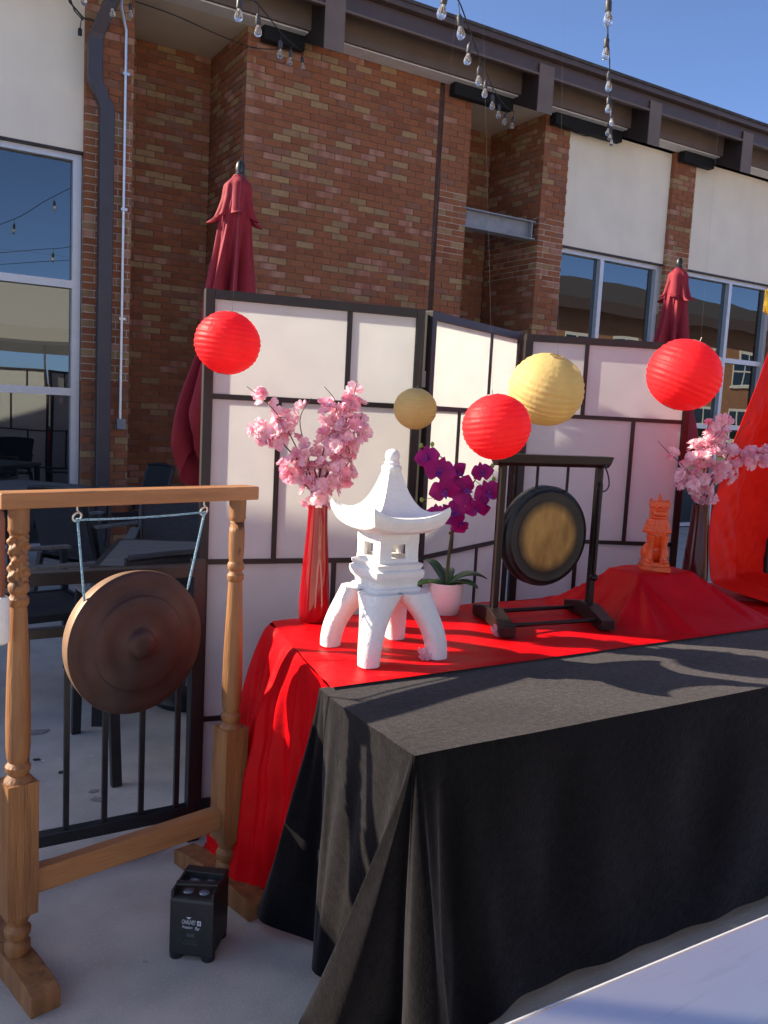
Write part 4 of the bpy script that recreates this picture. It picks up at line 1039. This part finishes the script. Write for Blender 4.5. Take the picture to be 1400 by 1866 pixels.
# ---------------------------------------------------------------- closed patio umbrellas
def umbrella(label, loc, lean, rz, seed):
    t = thing('closed_umbrella', label, 'umbrella', loc, 0)
    L = 2.62
    ax = Vector((lean[0], lean[1], 0))
    def axp(z): return ax*(z/L)
    m = MB(); m.tube([axp(0), axp(L)+Vector((0, 0, L-.10))], .019, 12); m.build('pole', blackm, t, smooth=True)
    m = MB(); m.lathe([(.19, 0), (.21, .03), (.18, .06), (.05, .08), (.03, .16), (.026, .30)], 28); m.build('base', blackm, t, smooth=True)
    m = MB(); m.lathe([(.026, 0), (.028, .02), (.020, .03), (.024, .05), (.018, .075), (.010, .085), (0, .088)], 16, tuple(axp(L)+Vector((0, 0, L-.115)))); m.build('finial', blackm, t, smooth=True)
    rnd = random.Random(seed); ph = [rnd.uniform(-.3, .3) for _ in range(8)]
    def canopy(u, v):
        z = lerp(L-.105, 1.18, v); th = 2*pi*u+rz
        r0 = lerp(.030, .066, sstep(0, .12, v)) + .045*v + .050*sstep(.55, .88, v) - .04*sstep(.9, 1, v)
        fl = cos(8*th+.9*sin(v*2.2+seed)+.5*sin(2*th+seed))
        sharp = abs(fl)**.6*(1 if fl > 0 else -1)
        am = lerp(.05, .85, sstep(.10, .45, v))
        r = r0*(1+am*.62*sharp+.30*am*sin(3*th+seed+v*1.5)+.05*sin(19*th+v*5))
        tw = .35*v*sin(seed+2*th)
        zz = z - .09*sstep(.75, 1, v)*(sin(4*th+seed)+.8*sin(3*th))
        return axp(z)+Vector((r*cos(th+tw), r*sin(th+tw), zz))
    m = MB(); m.grid(canopy, 180, 70); m.build('canopy', umb, t, smooth=60)
    def cap(u, v):
        th = 2*pi*u+rz; z = lerp(L-.098, L-.305, v)
        fl = cos(7*th+1.1*sin(3*th+seed))
        r = lerp(.026, .062, sstep(0, .25, v))+.012*v+.022*(max(0, v-.45)/.55)**1.2*(.8+.9*fl+.5*sin(2*th+seed))+.012*fl*v
        z2 = z-.035*fl*sstep(.3, .8, v)+.030*max(0, fl)*sstep(.75, 1, v)-.02*sin(2*th+seed)*v
        return axp(z)+Vector((r*cos(th), r*sin(th), z2))
    m = MB(); m.grid(cap, 168, 26); m.build('vent_cap', umb, t, smooth=60)
    return t
umbrella('closed burgundy umbrella rising behind the screen beside the recessed brick wall', (1.40, 3.98, 0), (.17, .02), .3, 2.0)
umbrella('closed burgundy umbrella rising behind the screen in front of the windows', (4.75, 4.13, 0), (.035, 0), 1.1, 5.0)

# ---------------------------------------------------------------- patio tables and chairs
def patio_table(label, loc, rz, w=.80, d=.80):
    t = thing('patio_table', label, 'table', loc, rz)
    n = 7; gap = .004; sw = (d-.05-gap*(n-1))/n
    for k in range(n):
        y0 = -d/2+.025+k*(sw+gap)
        b = MB(); b.box(-w/2+.025, w/2-.025, y0, y0+sw, .702, .722); b.build('slat', slatm, t, bevel=.0015)
    b = MB(); b.box(-w/2, w/2, -d/2, -d/2+.024, .69, .724); b.box(-w/2, w/2, d/2-.024, d/2, .69, .724); b.box(-w/2, -w/2+.024, -d/2+.024, d/2-.024, .69, .7235); b.box(w/2-.024, w/2, -d/2+.024, d/2-.024, .69, .7235)
    b.box(-w/2+.02, w/2-.02, -.03, .03, .675, .70); b.build('frame', chairm, t)
    for sx in (-1, 1):
        for sy in (-1, 1):
            b = MB(); b.bar((sx*(w/2-.035), sy*(d/2-.035), .69), (sx*(w/2-.03), sy*(d/2-.03), 0), .045, .045, (0, 1, 0)); b.build('leg', chairm, t)
    return t
def patio_chair(label, loc, rz):
    t = thing('patio_chair', label, 'chair', loc, rz)
    # local: seat faces +y
    b = MB(); b.grid(lambda u, v: (lerp(-.245, .245, u), lerp(-.23, .25, v), .430-.018*sin(pi*u)*sin(pi*v)), 8, 8); b.grid(lambda u, v: (lerp(.245, -.245, u), lerp(-.23, .25, v), .405), 2, 2)
    b.build('seat', wicker, t)
    b = MB(); b.box(-.265, .265, .235, .262, .40, .436); b.box(-.265, -.243, -.24, .235, .40, .436); b.box(.243, .265, -.24, .235, .40, .436); b.build('seat_frame', chairm, t, bevel=.004)
    def back(u, v, o=0):
        x = lerp(-.235, .235, u); z = lerp(.46, .86, v)+.018*sin(pi*u)
        y = -.235-.11*v-.035*sin(pi*u)*v-o
        return (x, y, z)
    b = MB(); b.grid(back, 10, 10); b.grid(lambda u, v: back(1-u, v, .02), 10, 10); b.build('backrest', wicker, t, smooth=60)
    b = MB(); b.tube([back(k/10, 1.02) for k in range(11)], .015, 8)
    for s_ in (0, 1): b.tube([back(s_, k/6*1.02) for k in range(7)], .015, 8)
    b.build('back_frame', chairm, t, smooth=True)
    for sx in (-1, 1):
        b = MB(); b.bar((sx*.255, -.24, .44), (sx*.262, -.335, 0), .036, .03, (0, 1, 0)); b.build('leg', chairm, t)
        b = MB(); b.bar((sx*.257, .235, .655), (sx*.264, .262, 0), .036, .03, (0, 1, 0)); b.build('leg', chairm, t)
        b = MB(); b.box(sx*.262-.026, sx*.262+.026, -.27, .27, .652, .670); b.build('armrest', slatm, t, bevel=.004)
        b = MB(); b.bar((sx*.255, -.20, .43), (sx*.258, -.255, .655), .03, .03, (0, 1, 0)); b.build('arm_support', chairm, t)
    return t
TR = radians(-22)
patio_table('grey slatted patio table pierced by the umbrella next to the screen', (1.385, 4.02, 0), TR)
patio_chair('woven chair with its back to the railing, pulled up to the slatted table', (1.07, 3.50, 0), radians(2))
patio_chair('woven chair with grey armrests turned sideways between the railing and the slatted table', (.73, 4.42, 0), radians(-82))
patio_chair('woven chair on the far side of the slatted table facing it', (1.62, 4.95, 0), radians(160))
patio_chair('woven chair behind the slatted table in front of the downspout', (1.35, 5.75, 0), radians(-60))
patio_table('patio table standing against the large window by the downspout', (1.12, 7.35, 0), radians(38), .85, .85)
patio_chair('woven chair beside the window table in front of the brick recess', (1.98, 7.55, 0), radians(100))
patio_chair('woven chair beside the window table on the railing side', (.62, 6.55, 0), radians(-20))

# ---------------------------------------------------------------- string lights
SOC = MB(); SOC.lathe([(.0, .0), (.009, -.002), (.012, -.012), (.0165, -.016), (.0165, -.060), (.014, -.064), (0, -.064)], 12); SOCM = SOC.mesh('socket', socketm, smooth=40)
BLB = MB(); BLB.lathe([(.011, -.060), (.013, -.072), (.020, -.090), (.0235, -.104), (.0235, -.114), (.018, -.127), (.008, -.134), (0, -.136)], 16); BLBM = BLB.mesh('bulb', bulbm, smooth=True)
FIL = MB(); FIL.tube([(-.004, 0, -.075), (-.006, 0, -.105), (0, 0, -.112), (.006, 0, -.105), (.004, 0, -.075)], .0011, 4); FIL.lathe([(.005, -.064), (.004, -.078), (0, -.08)], 6); FILM = FIL.mesh('filament', hookm)
def string_lights(label, pts, n_bulbs, tail, seed):
    """pts: bulb hang points from the near end to the wall hook; tail: rest of the run towards the court"""
    rnd = random.Random(seed)
    t = thing('string_lights', label, 'string lights', (0, 0, 0))
    P = [tuple(p) for p in tail]+[tuple(p) for p in pts]
    m = MB(); m.tube([cat_rom(P, i/120) for i in range(121)], .0042, 6); m.build('cable', cablem, t, smooth=True)
    for p in pts[:n_bulbs]:
        R3 = Matrix.Rotation(rnd.uniform(-.12, .12), 4, 'X') @ Matrix.Rotation(rnd.uniform(-.12, .12), 4, 'Y')
        q = Matrix.Translation(Vector(p)-Vector((0, 0, .055))) @ R3
        d = MB(); d.tube([(0, 0, .058), (.003, 0, .03), (0, 0, -.002)], .0022, 5)
        so_ = inst('socket', SOCM, t, q); b_ = inst('bulb', BLBM, so_, Matrix.Identity(4)); inst('filament', FILM, so_, Matrix.Identity(4))
        w_ = d.build('drop_wire', cablem, so_)
string_lights('string of clear bulbs ending at the rafter tail beside the recess above the closed umbrella', [(1.821, 4.723, 3.70), (2.187, 5.355, 3.93), (2.817, 6.434, 4.28), (3.30, 7.30, 4.60), (3.80, 8.15, 4.93), (3.90, 8.36, 5.10)], 5, [(-.9, -2.2, 4.6), (.3, 1.4, 3.62), (1.2, 3.4, 3.55)], 1)
string_lights('string of clear bulbs crossing the roof edge above the steel lintel', [(2.481, 3.707, 3.55), (2.835, 4.095, 3.67), (3.313, 4.649, 3.82), (3.858, 5.283, 4.00), (4.40, 5.923, 4.21), (4.951, 6.555, 4.40), (5.514, 7.182, 4.60), (6.026, 7.716, 4.77), (6.419, 8.084, 4.90), (6.62, 8.38, 5.05)], 9, [(-2.0, -2.2, 4.6), (.2, 1.2, 3.7), (1.5, 2.6, 3.5)], 2)
string_lights('string of clear bulbs seen end on against the sky and the cream panel', [(3.228, 3.371, 3.60), (3.892, 4.055, 3.81), (4.575, 4.72, 3.97), (5.246, 5.393, 4.13), (5.94, 6.057, 4.34), (6.596, 6.746, 4.55), (7.2, 7.33, 4.76), (7.75, 7.87, 4.93), (8.16, 8.30, 5.06)], 8, [(-2.6, -2.2, 4.6), (0, .3, 3.7), (1.8, 2.0, 3.46)], 3)
string_lights('string of clear bulbs ending at the pier with the downspout', [(1.464, 6.937, 4.47), (1.826, 7.574, 4.70), (2.13, 8.16, 4.97), (2.20, 8.40, 5.06)], 3, [(-1.6, -2.2, 4.6), (-.2, 3.0, 3.95), (.9, 5.7, 4.15)], 4)
def wallwire(label, pts, r=.005):
    m = MB(); m.tube([cat_rom(pts, i/24) for i in range(25)], r, 6)
    return tag(m.build('wall_cable', cablem, smooth=True), label, 'cable')
wallwire('black cable sagging across the soffit of the recess by the downspout', [(2.217, 8.35, 5.02), (2.6, 8.36, 5.00), (3.1, 8.36, 4.93), (3.45, 8.38, 4.93), (3.85, 8.38, 5.03)])
wallwire('black cable running along the top of the cream panel', [(7.607, 8.40, 5.0), (7.9, 8.45, 5.02), (8.16, 8.36, 5.06)])
m = MB(); m.tube([(1.58, 8.37, 5.08), (1.66, 8.36, 4.86), (1.777, 8.36, 4.76), (1.86, 8.33, 4.75)], .008, 6); m.tube([(1.6, 8.37, 5.06), (1.70, 8.36, 4.80), (1.777, 8.36, 4.74)], .006, 6); m.tube([(1.76, 8.36, 4.76), (1.748, 8.36, 4.66)], .004, 6); m.lathe([(.010, 0), (.018, -.01), (.019, -.06), (0, -.06)], 10, (1.748, 8.36, 4.67))
tag(m.build('cable_end', cablem), 'looped black cable with an empty socket at the edge of the cream panel', 'cable')

# ---------------------------------------------------------------- small things on the ground
m = MB(); m.tube([cat_rom([(.10, 2.57, .010), (.435, 2.607, .010), (.65, 2.60, .010), (.80, 2.62, .010), (1.05, 2.75, .010)], i/30) for i in range(31)], .009, 8)
tag(m.build('ground_cable', cablem, smooth=True), 'black power cable lying on the concrete under the railing', 'cable')
m = MB(); m.tube([cat_rom([(.20, 2.63, .012), (.452, 2.672, .012), (.592, 2.676, .012), (.83, 2.676, .012), (1.02, 2.80, .012)], i/30) for i in range(31)], .011, 8)
tag(m.build('ground_hose', mat('grey_hose', (.09, .09, .09), .7, var=.4, scale=90), smooth=True), 'grey hose lying beside the black power cable', 'hose')
def blot(name, pts, material, labels, cat, group=None):
    for i, (x, y, r) in enumerate(pts):
        label = labels[min(i, len(labels)-1)]
        rnd = random.Random(i*7+int(x*100)); n = 14
        m = MB(); ring = [(r*rnd.uniform(.6, 1.15)*cos(2*pi*k/n), r*.7*rnd.uniform(.6, 1.15)*sin(2*pi*k/n), .0) for k in range(n)]
        m.add(ring+[(a*.8, b_*.8, .002) for a, b_, _ in ring], [tuple(range(n, 2*n))]+[(k, (k+1) % n, n+(k+1) % n, n+k) for k in range(n)])
        tag(m.build(name, material, loc=(x, y, .003), rz=rnd.uniform(0, 3)), label, cat, group or cat)
blot('stain', [(.73, 3.07, .030), (.735, 3.14, .022), (.66, 3.82, .05)], stain, ['round dark stain on the concrete just behind a baluster', 'pale grey stain touching the round dark stain', 'brown smear on the concrete between the chair legs'], 'stain')
blot('dry_leaf', [(.66, 3.36, .016), (.60, 3.52, .018), (.745, 2.08, .008), (.98, 3.36, .010)], leafdry, ['dark curled leaf scrap lying between two balusters', 'dark leaf scrap with white specks beside it', 'dark scrap lying at the foot of the black stage light', 'dark leaf scrap lying near the screen post'], 'leaf')
blot('paper_speck', [(.505, 3.43, .007), (.52, 3.41, .006), (.515, 3.39, .006), (.62, 3.50, .007), (.68, 3.49, .006), (.36, 3.42, .008), (.80, 3.47, .005)], confetti, ['tiny white paper speck on the concrete behind the railing'], 'speck', 'white specks on the concrete')
